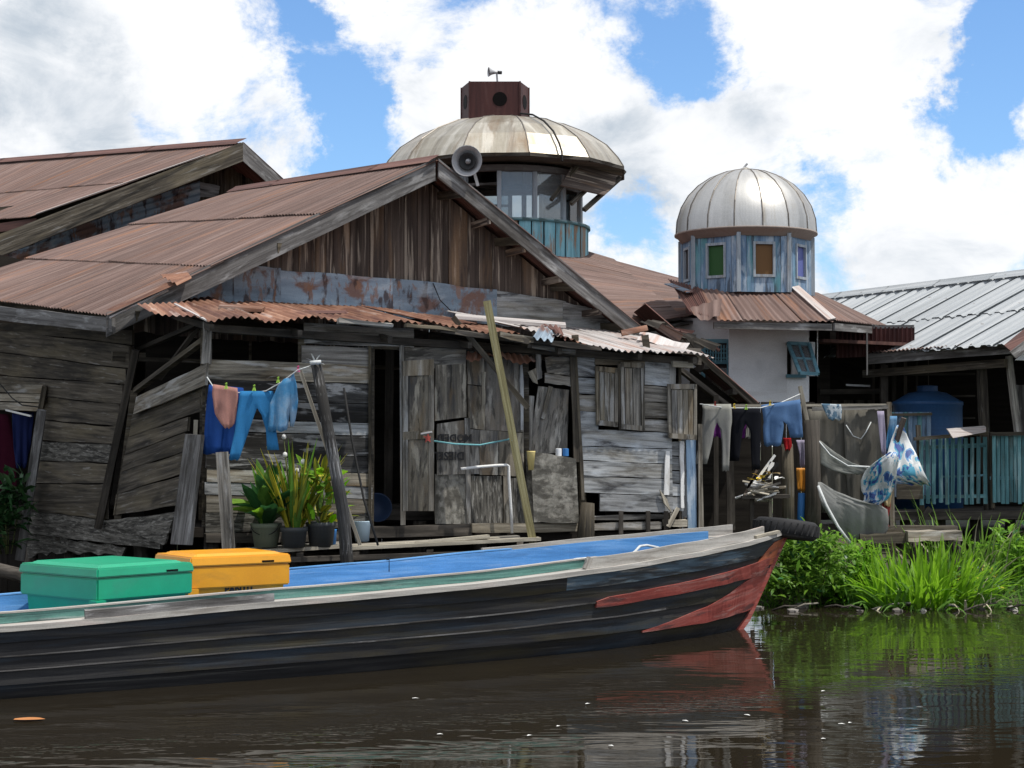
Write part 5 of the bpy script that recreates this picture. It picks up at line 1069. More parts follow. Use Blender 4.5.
# plastic crates
def crate(name, corner, th, l, w_, z0, z1, mat, label, print_=None):
    e1 = V((math.cos(th), math.sin(th), 0)); e2 = V((-math.sin(th), math.cos(th), 0)); c = V(corner); c.z = z0
    t = thing(name, c + e1 * l / 2 + e2 * w_ / 2, label, 'box', 'plastic fish boxes in the longboat')
    def box(nm, i0, i1, za, zb_, m, par, bev=.012):
        bm = bmesh.new(); vs = []
        for z, i in ((za, i0), (zb_, i1)):
            vs.append([bm.verts.new(c + e1 * a + e2 * b + UP * (z - z0)) for a, b in ((i, i), (l - i, i), (l - i, w_ - i), (i, w_ - i))])
        bm.faces.new(vs[0][::-1]); bm.faces.new(vs[1])
        for k in range(4): bm.faces.new((vs[0][k], vs[0][(k + 1) % 4], vs[1][(k + 1) % 4], vs[1][k]))
        bmesh.ops.bevel(bm, geom=bm.edges[:], offset=bev, segments=2, affect='EDGES')
        bm.verts.ensure_lookup_table(); bm.verts.index_update()
        v_, f_ = [v.co.copy() for v in bm.verts], [tuple(v.index for v in f.verts) for f in bm.faces]; bm.free()
        return mk(nm, (v_, f_), m, par)
    h = z1 - z0
    b0 = box('body', .07, .05, z0, z0 + h * .48, mat, t); box('upper_band', .012, .012, z0 + h * .45, z0 + h * .80, mat, t)
    ld = box('lid', -.002, .012, z0 + h * .81, z1 - .02, mat, t); box('lid_panel', .06, .10, z1 - .03, z1, mat, ld)
    mk('latch_slot', extr([c + e1 * (l * .70) - e2 * .002 + UP * (h * .87), c + e1 * (l * .82) - e2 * .002 + UP * (h * .87), c + e1 * (l * .82) - e2 * .002 + UP * (h * .84), c + e1 * (l * .70) - e2 * .002 + UP * (h * .84)], e2 * .01), 'dark_hole', ld)
    mk('corner_lug', beam(c + e1 * .02 + e2 * .02 + UP * h * .35, c + e1 * .02 + e2 * .02 + UP * h * .46, .10, .10, e1), mat, t)
    if print_: text_mesh('box_print', print_, c + e1 * (l * .50) + e2 * .048 + UP * (h * .41), e1, UP, .085, 'ink', b0, .004)
    return t
crate('fish_box', at(97, 600, 14.0), R(50), 1.02, 1.12, .46, .985, 'plastic_green', 'green plastic fish box with flat lid standing in the longboat')
crate('fish_box', at(190, 600, 15.0), R(35), 1.0, .80, .46, 1.01, 'plastic_orange', 'orange plastic fish box with flat lid standing in the longboat', 'PANTIT')

# ------------------------------------------------------------------ jetty, poles, pots and laundry before the house
deck = thing('jetty', F(440, 548, .5), 'narrow pale plank walkway along the foot of the plank house', 'walkway')
zdk = .93
def fq3(px, off, z): p = F(px, 545, off); return V((p.x, p.y, z))
for k, (x0, x1, o0, o1, m) in enumerate([(352, 541, .62, .78, 'wood_light'), (345, 500, .42, .60, 'wood_light'), (350, 520, .24, .40, 'wood_grey'), (232, 348, .50, .72, 'wood_light'), (228, 346, .30, .48, 'wood_grey'), (230, 345, .10, .28, 'wood_grey'), (415, 490, .60, .72, 'wood_light')]):
    dz = .035 if k == 6 else 0
    z_ = zdk - (.03 if k in (3, 4, 5) else 0) + dz; a, b, c, d = fq3(x0, o1, z_), fq3(x1, o1, z_ + .05), fq3(x1 - 3, o0, z_ + .05), fq3(x0 + 3, o0, z_)
    mk('deck_plank', extr(rough_quad([a, b, c, d], 6, .012), UP * -.035), m, deck, L=U)
for x in (238, 300, 356, 430, 520):
    bar('deck_bearer', fq3(x, .80, zdk - .10), fq3(x, -.1, zdk - .08), .07, .09, 'mud_wood', deck); p = fq3(x, .62, 0)
    stick('deck_pile', [V((p.x, p.y, zdk - .12)), V((p.x + .03, p.y, -.5))], .06, 'mud_wood', deck)
bar('deck_edge', fq3(235, .74, zdk - .12), fq3(530, .8, zdk - .10), .05, .10, 'mud_wood', deck, UP)
Ydk = lambda px, off: F(px, 545, off).y
# posts and poles
stick('laundry_post', [at(316, 362, 17.2), at(330, 440, 17.2), at(343, 510, 17.2), V((at(357, 585, 17.2).x, 17.2, -.4))], [.055, .06, .065, .07], 'wood_char', seg=9, label='leaning round post holding the clothes line beside the potted plants', category='post')
bar('prop_batten', at(300, 370, 17.4), at(360, 545, 17.5), .035, .025, 'wood_light', label='thin pale batten leaning behind the round laundry post', category='batten')
bar('mooring_stake', at(222, 452, 17.15), V((at(237, 570, 17.1).x, 17.1, -.3)), .12, .06, 'wood_grey', j=.006, label='short squared stake under the blue laundry', category='post')
stick('iron_rod', [at(344, 388, 17.75), at(352, 440, 17.5), at(364, 500, 17.3), at(378, 545, 17.1)], .012, 'wire', label='thin dark rod leaning on the wall left of the doorway', category='rod')
bar('leaning_pole', at(487, 301, 18.55), V((at(546, 575, 18.5).x, 18.5, .2)), .085, .055, 'wood_green', j=.003, label='tall squared greenish pole leaning on the lean-to eave', category='pole')
bar('loose_stick', at(453, 317, 18.65), at(528, 408, 18.75), .06, .03, 'wood_dark', label='dark stick crossing behind the tall greenish pole', category='stick')
stick('tie_rope', [F(434, 441, .36), F(455, 444, .5), F(480, 445, .45), at(511, 439, 18.6), at(512, 441, 18.5)], .009, 'rope_teal', label='teal cord tied from the open door to the greenish pole', category='rope')
stick('water_pipe', [F(461, 469, .25), F(478, 467, .25), F(497, 465.5, .25), F(507, 465, .25), F(508.5, 466, .25), F(509, 480, .25), F(511, 510, .25), F(512, 533, .25)], .017, 'pvc', label='white plastic water pipe with right-angle bend on the panel wall', category='pipe')
# concrete block and little things on it
blk = mk('concrete_block', extr(rough_quad([F(531, 452, .14), F(576, 458, .14), F(579, 522, .14), F(534, 523, .14)], 5, .01), -NF * .45), 'concrete', label='stained concrete block filling the gap in the plank wall', category='block')
cpt = F(531, 462, .22)
mk('yellow_cup', lathe((cpt.x, cpt.y, 0), [(.002, F(531, 470, .22).z), (.03, F(531, 470, .22).z), (.048, F(531, 452, .22).z), (.05, F(531, 451, .22).z), (.04, F(531, 452, .22).z), (.01, F(531, 468, .22).z)], 16), 'cup_yellow', smooth=True, label='pale yellow plastic cup standing at the edge of the concrete block', category='cup')
cpt = F(563, 451, .1); zc_ = F(563, 456, .1).z
for k, dx in enumerate((-.05, .03)): mk('tin', lathe((cpt.x + dx, cpt.y + .02 * k, 0), [(.002, zc_), (.035, zc_), (.035, zc_ + .08), (.03, zc_ + .085), (.002, zc_ + .085)], 14), 'bag_blue' if k else 'cup_white', smooth=False, label=('small blue tin' if k else 'small white tin') + ' on top of the concrete block', category='tin')
bkt = F(362, 532, .05); zb_ = zdk + .01
bk_t = thing('bucket', (bkt.x, bkt.y, zb_), 'pale blue plastic bucket on the walkway by the doorway', 'bucket')
mk('bucket_body', lathe((bkt.x, bkt.y, 0), [(.002, zb_), (.075, zb_), (.095, zb_ + .21), (.10, zb_ + .22), (.09, zb_ + .21), (.07, zb_ + .02), (.002, zb_ + .02)], 20), 'bucket_blue', bk_t, smooth=True)
stick('handle', [V((bkt.x + .1 * math.cos(t), bkt.y - .03, zb_ + .21 + .07 * math.sin(t))) for t in [R(a) for a in range(0, 181, 20)]], .006, 'wire', bk_t, 5)
bp_ = F(377, 508, -.5); M = Matrix.Translation(bp_) @ Matrix.Rotation(R(80), 4, 'X') @ Matrix.Rotation(R(12), 4, 'Y')
mk('wash_basin', lathe((0, 0, 0), [(.002, -.06), (.10, -.06), (.155, .04), (.165, .05), (.15, .04), (.095, -.045), (.002, -.045)], 24, M=M), 'basin_blue', smooth=True, label='dark blue wash basin leaning inside the doorway', category='basin')
# leaves
def leaf(p, d, ln, wd, droop=.3, seg=5, fold=.25, roll=0.):
    """one blade: (verts, faces), curving down along its length"""
    p = V(p); d = V(d).normalized(); s = d.cross(UP)
    if s.length < .05: s = V((math.cos(roll * 7), math.sin(roll * 7), 0))
    s.normalize(); s = Matrix.Rotation(roll, 3, d) @ s
    vs = []; fs = []; q = p.copy(); dd = d.copy()
    for i in range(seg + 1):
        t = i / seg; w_ = wd * .5 * max(.02, math.sin(math.pi * (t * .82 + .12)) ** .8 if wd / ln > .15 else (1 - t ** 2.2) * (.6 + .4 * min(1, t * 4)))
        if i == seg: w_ = wd * .02
        n_ = s.cross(dd).normalized()
        vs += [q - s * w_ + n_ * (fold * w_), q.copy(), q + s * w_ + n_ * (fold * w_)]
        dd = (dd + V((0, 0, -droop / seg * (.4 + 1.2 * t)))).normalized(); q = q + dd * (ln / seg)
    for i in range(seg):
        a = i * 3; fs += [(a, a + 1, a + 4, a + 3), (a + 1, a + 2, a + 5, a + 4)]
    return vs, fs
def pot(name, px, y0, y1, Y, r0, r1, mat, label):
    p = at(px, y1, Y); zb = zdk; zt = at(px, y0, Y).z
    t = thing(name, (p.x, p.y, zb), label, 'potted plant')
    mk('pot', lathe((p.x, p.y, 0), [(.002, zb), (r0, zb), (r1 * .97, zt - .05), (r1 * 1.04, zt - .045), (r1 * 1.06, zt), (r1 * .95, zt), (r1 * .93, zt - .04), (.002, zt - .04)], 24), mat, t, smooth=True)
    return t, V((p.x, p.y, zt - .04))
def plant_leaves(t, c, n, lmin, lmax, wmin, wmax, mat, spread=.6, droop=.5, base=.05, rise=0, nm='leaf', fold=.25):
    for i in range(n):
        a = random.uniform(0, 6.28); el = random.uniform(spread, 1.5); d = V((math.cos(a) * math.cos(el), math.sin(a) * math.cos(el), math.sin(el)))
        m = mat if isinstance(mat, str) else random.choice(mat)
        b = c + V((math.cos(a), math.sin(a), 0)) * base * random.random() + UP * random.random() * rise
        mk(nm, leaf(b, d, random.uniform(lmin, lmax), random.uniform(wmin, wmax), droop * random.uniform(.5, 1.4), roll=random.uniform(-.5, .5), fold=fold), m, t, L=d, smooth=True)
t1, c1_ = pot('potted_plant', 266, 523, 553, 17.6, .12, .155, 'pot_green', 'broad leaved green plant in an old grey-green pail on the walkway')
plant_leaves(t1, c1_, 44, .32, .60, .11, .17, ['leaf_dark', 'leaf_dark', 'leaf_mid', 'leaf_bright'], .35, .55, .08, .18)
for i in range(5): stick('stem', [c1_, c1_ + V((random.uniform(-.1, .1), random.uniform(-.1, .1), .28))], .01, 'stem', t1, 5)
stick('handle', [c1_ + V((.145 * math.cos(a_), -.10 - .03 * math.sin(a_), .03 - .11 * math.sin(a_))) for a_ in [R(k) for k in range(0, 181, 20)]], .005, 'wire', t1, 5)
t2, c2_ = pot('potted_plant', 294, 527, 552, 17.5, .11, .135, 'pot_dark', 'yellow striped sword leaved plant in a dark pot on the walkway')
plant_leaves(t2, c2_, 46, .5, 1.0, .05, .078, ['leaf_yellow', 'leaf_yellow', 'leaf_mid'], .9, .2, .08, .05, fold=.4)
mk('leaf', leaf(c2_ + V((.04, -.1, 0)), V((.1, -.2, 1)), .28, .09, .1), 'leaf_mid', t2, L=UP, smooth=True)
for dx, y in ((284, 437), (285, 455), (297, 471), (303, 462), (290, 468)):
    e = at(dx, y, 17.5); stick('eggshell_stem', [c2_, e - UP * .02], .005, 'stem', t2, 4); mk('eggshell', lathe((e.x, e.y, e.z), [(.002, -.026), (.02, -.018), (.025, 0), (.02, .022), (.002, .033)], 12), 'petal', t2, smooth=True)
t3, c3_ = pot('potted_plant', 321, 522, 549, 17.65, .12, .15, 'pot_dark', 'small leaved yellow-green shrub in a dark pot beside the round post')
plant_leaves(t3, c3_, 90, .14, .24, .06, .095, ['leaf_bright', 'leaf_yellow', 'leaf_mid'], -.1, .4, .26, .56)
for i in range(7): stick('stem', [c3_, c3_ + V((random.uniform(-.16, .16), random.uniform(-.12, .12), random.uniform(.2, .36)))], .008, 'stem', t3, 5)
pb = at(331, 540, 17.8); mk('small_tub', lathe((pb.x, pb.y, 0), [(.002, zdk), (.05, zdk), (.06, zdk + .16), (.062, zdk + .17), (.05, zdk + .16), (.002, zdk + .15)], 18), 'bag_blue', smooth=True, label='small blue tub beside the round post on the walkway', category='tub')
# clothes line on the left
cl = [at(207, 377, 17.40), at(214, 388, 17.35), at(232, 392.5, 17.32), at(250, 393, 17.30), at(266, 391, 17.28), at(280, 383, 17.25), at(298, 370, 17.22), at(316, 364, 17.20)]
stick('clothes_line', cl, .006, 'rope', seg=5, label='pale cord with laundry between the house corner and the round post', category='line')
G1 = 'laundry on the left clothes line'
cloth('skirt', [[(386, 209, 243), (400, 207, 245), (454, 203, 240)]], 17.45, 'c_royal', nf=3, label='royal blue skirt hanging behind the salmon garment', category='clothing', group=G1, slope=4)
cloth('folded_top', [[(386, 213, 237), (395, 212, 238), (415, 215, 236), (424, 221, 234), (428, 224, 231)]], 17.30, 'c_salmon', nf=2, fold=.018, label='salmon pink garment folded over the left clothes line', category='clothing', group=G1, slope=4)
cloth('trousers', [[(391, 240, 273), (400, 239, 275), (408, 238, 276)], [(408, 238, 257), (413, 237, 255), (430, 235, 249), (460, 229, 239)], [(408, 257, 276), (413, 261, 277), (430, 266, 276), (450, 267, 279)]], 17.28, 'c_sky', nf=2, fold=.02, label='sky blue trousers hanging beside the salmon garment', category='clothing', group=G1)
cloth('shirt', [[(379, 284, 291), (384, 278, 292), (402, 270, 291), (419, 269, 289), (431, 268, 287)], [(376, 291, 294), (390, 291, 297), (402, 290, 298), (418, 290, 296), (426, 290, 294)]], 17.23, 'c_sky_pale', nf=2, fold=.02, label='faded sky blue shirt hanging nearest the round post', category='clothing', group=G1, slope=-7)
def peg(px, py, Y, m, label, grp=None):
    p = at(px, py, Y); o = mk('clothes_peg', join(beam(p + V((-.012, 0, -.02)), p + V((.008, 0, .045)), .012, .016), beam(p + V((.014, 0, -.02)), p + V((-.004, 0, .04)), .012, .016)), m, label=label, category='peg')
for i, (x, y, m, l_) in enumerate([(226, 387, 'peg_green', 'green clothes peg above the salmon garment'), (254, 389, 'peg_green', 'green clothes peg on the waist of the sky blue trousers'), (278, 381, 'peg_green', 'green clothes peg on the faded shirt'), (298, 370, 'peg_pink', 'pink clothes peg next to the round post')]): peg(x, y, 17.26, m, l_)
# white rag knotted on the post head
mk('knotted_rag', join(*[leaf(at(315, 363, 17.18), V((math.cos(a), -.3, math.sin(a) * .8 + .3)), .11, .03, .4) for a in (0.2, 1.0, 1.9, 2.7, 3.3, 5.9)], tube([at(310, 363, 17.12), at(321, 362, 17.12)], .022, 6)), 'rope', smooth=True, label='white knotted cord on the head of the round laundry post', category='rag')
# cloth in the far-left window
cloth('curtain', [[(414, -30, 10), (440, -30, 14), (490, -30, 17), (492, -30, 17)]], SW(0, 450).y - .05, 'c_maroon', nf=4, label='dark maroon curtain in the left side window', category='curtain')
cloth('blue_curtain', [[(412, 12, 34), (450, 14, 30), (468, 16, 26)]], SW(20, 450).y - .0, 'c_navy', nf=3, label='navy cloth hanging beside the maroon curtain', category='curtain')

# ------------------------------------------------------------------ laundry, screens and clutter on the right
G2 = 'laundry on the right clothes line'
stick('clothes_line', [at(700, 404, 20.6), at(725, 408, 20.9), at(760, 408, 21.3), at(780, 403, 21.6), at(800, 394, 21.9)], .007, 'rope', seg=5, label='cord with dark and denim laundry from the house to a thin post', category='line')
cloth('leggings', [[(404, 702, 731), (412, 703, 732), (422, 702, 732)], [(422, 702, 717), (427, 701, 715), (444, 699, 712), (464, 695, 707)], [(422, 717, 732), (427, 720, 731), (444, 722, 730), (471, 722, 729)]], 20.85, 'c_grey', nf=2, fold=.02, label='pale grey trousers hanging beside the small hinged shutter', category='clothing', group=G2)
cloth('purple_cloth', [[(405, 712, 730), (420, 711, 729), (437, 709, 722)]], 21.0, 'c_purple', nf=2, fold=.015, label='purple cloth showing behind the pale grey trousers', category='clothing', group=G2)
cloth('dark_trousers', [[(408, 732, 760), (416, 731, 761), (424, 731, 761)], [(424, 731, 746), (429, 731, 743), (461, 729, 739)], [(424, 746, 761), (429, 750, 761), (470, 752, 760)]], 21.15, 'c_black', nf=2, fold=.02, label='black trousers hanging between grey and denim laundry', category='clothing', group=G2)
cloth('lilac_scrap', [[(421, 742, 748), (430, 739, 747), (439, 738, 744)]], 21.3, 'c_purple', nf=1, fold=.01, label='small purple cloth seen between the black trouser legs', category='clothing', group=G2)
cloth('white_scrap', [[(422, 747, 750), (438, 745, 750)]], 21.28, 'c_grey', nf=1, fold=.01, label='narrow white cloth between the black trouser legs', category='clothing', group=G2)
cloth('denim_shirt', [[(402, 761, 800), (412, 763, 801), (421, 764, 802)], [(421, 764, 783), (426, 763, 784), (446, 764, 781)], [(421, 783, 802), (426, 788, 802), (438, 790, 803)]], 21.5, 'c_denim', nf=2, fold=.03, label='denim blue shirt hanging next to the thin post', category='clothing', group=G2, slope=-6)
cloth('towel', [[(404, 821, 841), (410, 824, 842), (420, 829, 841)]], 22.0, 'c_print', nf=2, fold=.012, label='small white and blue printed towel over the screen rail', category='towel', slope=1)
for x, y, Y, m, l_ in [(715, 405, 20.8, 'ink_red', 'red clothes peg on the pale grey trousers'), (734, 407, 21.0, 'peg_yellow', 'yellow clothes peg between grey and black trousers'), (746, 408, 21.1, 'peg_green', 'green clothes peg on the black trousers'), (770, 404, 21.4, 'peg_yellow', 'yellow clothes peg on the denim shirt')]: peg(x, y, Y, m, l_)
bar('thin_post', at(800, 386, 22.0), at(812, 445, 22.0), .05, .04, 'wood_light', j=.003, label='thin pale post with a blue tie holding the right clothes line', category='post')
stick('thick_post', [at(812, 420, 21.9), at(813, 480, 21.9), V((at(812, 540, 21.9).x, 21.9, .1))], [.10, .10, .11], 'mud_wood', seg=10, label='thick grey post at the edge of the brown screen', category='post')
stick('thick_post', [at(787, 444, 21.9), at(788, 480, 21.9), V((at(788, 540, 21.9).x, 21.9, .1))], [.075, .08, .08], 'wood_dark', seg=10, label='dark post under the denim shirt with a red rag on top', category='post')
cloth('rag', [[(438, 783, 791), (446, 784, 792), (450, 785, 790)]], 21.8, 'c_red', nf=1, fold=.02, label='red rag tied on the dark post', category='rag')
cloth('hung_bag', [[(468, 796, 806), (480, 797, 807), (491, 798, 806)]], 22.1, 'orange_bag', nf=1, fold=.02, label='orange plastic bag hanging between the two posts', category='bag')
cloth('pale_cloth', [[(440, 796, 806), (455, 800, 807), (467, 800, 806)]], 22.2, 'c_lilac', nf=1, fold=.02, label='pale lilac cloth hanging above the orange bag', category='cloth')
mk('blue_pipe', tube([at(802, 493, 22.0), at(801, 515, 22.0), V((at(801, 530, 22).x, 22.0, .3))], .05, 10), 'bag_blue', smooth=True, label='blue pipe end below the orange bag', category='pipe')
# frame and screen
bar('screen_rail', at(733, 405.5, 22.1), at(890, 405, 22.3), .035, .03, 'wood_light', UP and None, UP, label='long pale rail carrying the brown screen', category='rail')
bar('screen_rail', at(812, 409, 22.2), at(888, 407, 22.2), .05, .03, 'wood_grey', None, UP, label='lower grey rail the brown screen is nailed to', category='rail')
bar('screen_post', at(889, 402, 22.3), V((at(893, 525, 22.3).x, 22.3, .5)), .06, .05, 'wood_grey', j=.004, label='grey post at the right edge of the brown screen', category='post')
for i, (x0, x1) in enumerate(((808, 846), (844, 882))):
    cloth('screen_sheet', [[(409, x0, x1), (450, x0 + 1, x1 + 1), (500, x0 + 4, x1 + 2), (512, x0 + 5, x1)]], 22.35 - .04 * i, 'tarp', nf=3, fold=.025, nx=14, label=('brown hessian screen sheet beside the thick grey post', 'creased brown hessian screen sheet beside the printed banner')[i], category='screen')
for pts, l_ in (([(846, 425), (853, 436), (861, 439), (866, 432), (871, 422)], 'sagging pale cord on the brown screen'),):
    stick('cord', [at(x, y, 22.28) for x, y in pts], .008, 'rope', seg=5, label=l_, category='cord')
cloth('net_strip', [[(440, 818, 820, 0), (450, 818, 832, 0), (462, 818, 850, 0), (470, 830, 872, 0), (474, 846, 874, 0)]], 21.9, 'net', nf=2, fold=.02, nx=14, label='pale net strip slung from the thick post across the brown screen', category='net')
stick('net_edge', [at(817, 439, 21.85), at(830, 455, 21.85), at(848, 466, 21.85), at(872, 467, 21.85)], .012, 'rope', seg=5, label='pale edge rope of the slung net strip', category='rope')
cloth('tarpaulin', [[(482, 818, 821, 0), (490, 818, 834, -.05), (500, 820, 858, -.1), (507, 823, 887, -.12), (520, 831, 889, -.1), (532, 842, 888, -.05), (541, 850, 872, 0)]], 21.7, 'canvas_grey', nf=3, fold=.03, nx=20, ny=14, label='grey canvas tarpaulin slung low below the brown screen', category='tarpaulin')
stick('tarpaulin_edge', [at(818, 486, 21.6), at(826, 505, 21.5), at(838, 527, 21.4), at(850, 543, 21.35)], .02, 'rope', seg=5, label='pale hem rope of the grey tarpaulin', category='rope')
# printed banner, twisted round its post
def banner_mat():
    m = bpy.data.materials.new('banner'); m.use_nodes = True; t = m.node_tree; n = t.nodes; l = t.links; b = n['Principled BSDF']
    g = n.new('ShaderNodeUVMap'); mp = n.new('ShaderNodeVectorMath'); mp.operation = 'MULTIPLY'; mp.inputs[1].default_value = (4.0, 5.5, 1); l.new(g.outputs[0], mp.inputs[0])
    z = n.new('ShaderNodeTexNoise'); z.inputs['Scale'].default_value = 1; z.inputs['Detail'].default_value = 1; l.new(mp.outputs[0], z.inputs['Vector'])
    rp = n.new('ShaderNodeValToRGB'); rp.color_ramp.interpolation = 'CONSTANT'; e = rp.color_ramp.elements
    for k, (p_, c_) in enumerate([(0, (.02, .05, .22)), (.40, (.05, .26, .38)), (.45, (.42, .45, .46)), (.54, (.55, .57, .57)), (.60, (.10, .24, .45)), (.65, (.025, .06, .22))]):
        x = e[k] if k < 2 else e.new(p_); x.position = p_; x.color = (*c_, 1)
    l.new(z.outputs[0], rp.inputs[0]); l.new(rp.outputs[0], b.inputs['Base Color']); b.inputs['Roughness'].default_value = .5; MATS['banner'] = m
banner_mat()
bpost = bar('banner_post', at(904, 418, 22.0), at(893, 452, 22.1), .06, .05, 'wood_brown', j=.003, label='short brown stake the printed banner is tied to', category='stake')
ban = thing('banner', at(890, 480, 22), 'torn white and blue printed plastic banner twisted on its stake', 'banner')
cloth('banner_flap', [[(425, 897, 903, .1), (440, 891, 909, .1), (455, 887, 917, 0), (470, 876, 923, -.1), (478, 884, 927, -.1), (485, 912, 931, 0)]], 21.95, 'banner', ban, fold=.03, nf=2, nx=14, ny=12)
cloth('banner_fold', [[(416, 890, 897, 0), (430, 888, 896, 0), (445, 886, 892, 0), (452, 884, 890, 0)]], 22.1, 'c_sky_pale', ban, fold=.02, nf=1)
cloth('banner_tail', [[(452, 890, 897, -.1), (460, 878, 899, -.12), (470, 866, 897, -.1), (480, 861, 896, -.05), (490, 861, 893, 0), (498, 866, 890, 0), (505, 858, 880, 0)]], 21.85, 'banner', ban, fold=.05, nf=3, nx=14, ny=10)
cloth('banner_strip', [[(411, 877, 884, 0), (440, 880, 886, 0), (455, 882, 886, 0)]], 22.05, 'c_lilac', ban, fold=.012, nf=1)
cloth('red_cloth', [[(492, 883, 890, 0), (505, 882, 891, 0), (520, 880, 888, 0), (530, 880, 890, 0)]], 22.0, 'banner_red', fold=.03, nf=1, label='red and tan rag hanging below the printed banner', category='rag')
cloth('tan_cloth', [[(482, 884, 894, 0), (495, 884, 892, 0), (506, 884, 890, 0)]], 21.95, 'flag_tan', fold=.03, nf=1, label='tan rag hanging below the printed banner', category='rag')
# plank landing
land = thing('landing', at(910, 540, 21.9), 'low landing of weathered boards behind the tall green grass', 'landing')
for i, (x0, x1, y, Y) in enumerate([(860, 908, 534, 21.6), (908, 962, 532, 21.5), (872, 958, 527, 21.9)]):
    a, b = at(x0, y, Y), at(x1, y - 1, Y)
    mk('board', extr(rough_quad([a, b, b + V((0, -.02, -.12)), a + V((0, -.02, -.12))], 6, .012), V((0, .3, .0))), ['wood_dark', 'wood_grey', 'wood_dark'][i], land, L=b - a)
for x in (868, 915, 955): p = at(x, 545, 21.9); stick('pile', [V((p.x, p.y, .85)), V((p.x, p.y, -.1))], .07, 'mud_wood', land)
# pile of sticks and rubbish in front of the dark wing
hp = thing('stick_heap', at(765, 500, 21.2), 'heap of pale sticks and scraps on a dark stand beside the bow', 'heap')
for i in range(34):
    x, y = random.gauss(764, 9), random.gauss(489, 5); a = random.uniform(-.5, .5); l_ = random.uniform(.12, .38); p = at(x, y, 21.1 + random.uniform(-.15, .15)); d_ = V((math.cos(a), random.uniform(-.4, .4), math.sin(a) * .7))
    mk('stick', beam(p - d_ * l_ / 2, p + d_ * l_ / 2, .022, .018), random.choice(['wood_light', 'white_bit', 'wood_light', 'wood_grey']), hp, L=d_)
for x, y, x2, y2, m, w_ in ((747, 488, 760, 470, 'wire', .03), (758, 478, 775, 455, 'white_bit', .03), (762, 482, 778, 463, 'wire', .04), (768, 478, 772, 462, 'white_bit', .06), (742, 500, 757, 470, 'wood_brown', .03)):
    mk('long_stick', beam(at(x, y, 21.1), at(x2, y2, 21.1), w_, .02), m, hp)
for x, y, m in ((762, 478, 'peg_yellow'), (770, 474, 'flag_tan'), (776, 480, 'white_bit'), (757, 481, 'peg_yellow')):
    p = at(x, y, 21.0); mk('scrap', join(*[leaf(p, V((random.uniform(-1, 1), random.uniform(-.5, .5), random.uniform(0, .6))), .14, .05, .5) for _ in range(4)]), m, hp, smooth=True)
bar('stand_leg', at(770, 496, 21.2), V((at(771, 520, 21.2).x, 21.2, .3)), .04, .04, 'wood_grey', hp); bar('stand_leg', at(752, 496, 21.2), V((at(752, 530, 21.2).x, 21.2, .3)), .05, .05, 'mud_wood', hp); bar('stand_top', at(740, 497, 21.2), at(788, 496, 21.2), .04, .3, 'mud_wood', hp, UP)

# ------------------------------------------------------------------ bank vegetation
def ground_at(x, y): return gh(x, y)
def blades(cx_, cy_, rx, ry, n, lmin, lmax, wd, mat, spread=.35, droop=.9, z=None, elmin=.6):
    out = []
    for i in range(n):
        a = random.uniform(0, 6.28); r = math.sqrt(random.random()); x, y = cx_ + rx * r * math.cos(a), cy_ + ry * r * math.sin(a)
        el = random.uniform(elmin, 1.5); az = math.atan2((y - cy_) / max(ry, .01), (x - cx_) / max(rx, .01)) + random.uniform(-.9, .9)
        d = V((math.cos(az) * math.cos(el), math.sin(az) * math.cos(el), math.sin(el)))
        zz_ = ground_at(x, y) - .03 if z is None else z
        out.append(leaf((x, y, max(zz_, -.05)), d, random.uniform(lmin, lmax), wd * random.uniform(.7, 1.3), droop * random.uniform(.4, 1.5), roll=random.uniform(-.6, .6), fold=.35))
    return join(*out)
def grass(name, label, cx_, cy_, parts, cat='plant', group=None):
    t = thing(name, (cx_, cy_, max(0, ground_at(cx_, cy_))), label, cat, group)
    for (nm, m, vf) in parts: mk(nm, vf, m, t, smooth=True, L=UP, kind='stuff')
    return t
g0 = at(925, 612, 20.85); gx_, gy_ = g0.x, 21.0
grass('tall_grass', 'tall bright green clump of broad bladed grass at the water edge', gx_, gy_, [
    ('bright_blades', 'leaf_bright', blades(gx_, gy_, .68, .45, 250, .55, .98, .06, 0, droop=.9, elmin=.7)), ('mid_blades', 'leaf_mid', blades(gx_, gy_, .95, .5, 190, .45, .85, .052, 0, droop=1.2, elmin=.35)),
    ('dry_blades', 'leaf_dry', blades(gx_ + .1, gy_ - .25, .75, .2, 26, .3, .6, .035, 0, droop=2.6, elmin=.3))])
def bush(name, label, c, rx, ry, rz, n, ls, mats, stems=8, grp=None):
    t = thing(name, (c[0], c[1], max(0, ground_at(c[0], c[1]))), label, 'bush', grp)
    cl_ = [V((random.gauss(0, .5), random.gauss(0, .5), random.uniform(.1, 1))) for _ in range(9)]
    for m, k in mats:
        out = []
        for i in range(int(n * k)):
            q = random.choice(cl_); p = V((q.x + random.gauss(0, .26), q.y + random.gauss(0, .26), max(-.05, q.z * .85 + random.gauss(0, .18))))
            if p.x ** 2 + p.y ** 2 + max(0, p.z) ** 2 > 1.35: continue
            w_ = V((c[0] + p.x * rx, c[1] + p.y * ry, c[2] + p.z * rz)); a = random.uniform(0, 6.28); el = random.uniform(-.3, 1.2)
            out.append(leaf(w_, V((math.cos(a) * math.cos(el), math.sin(a) * math.cos(el), math.sin(el))), ls * random.uniform(.6, 1.5), ls * .32, .7, seg=3, roll=random.uniform(-.8, .8)))
        mk('foliage', join(*out), m, t, smooth=True, L=UP, kind='stuff')
    for i in range(stems):
        q = random.choice(cl_); stick('stem', [V((c[0] + q.x * rx * .3, c[1] + q.y * ry * .3, c[2] - .1)), V((c[0] + q.x * rx, c[1] + q.y * ry, c[2] + q.z * rz * .8))], .009, 'stem', t, 5)
    return t
b1 = at(815, 600, 21.2)
LM = [('leaf_bright', .62), ('leaf_mid', .33), ('leaf_dark', .05)]
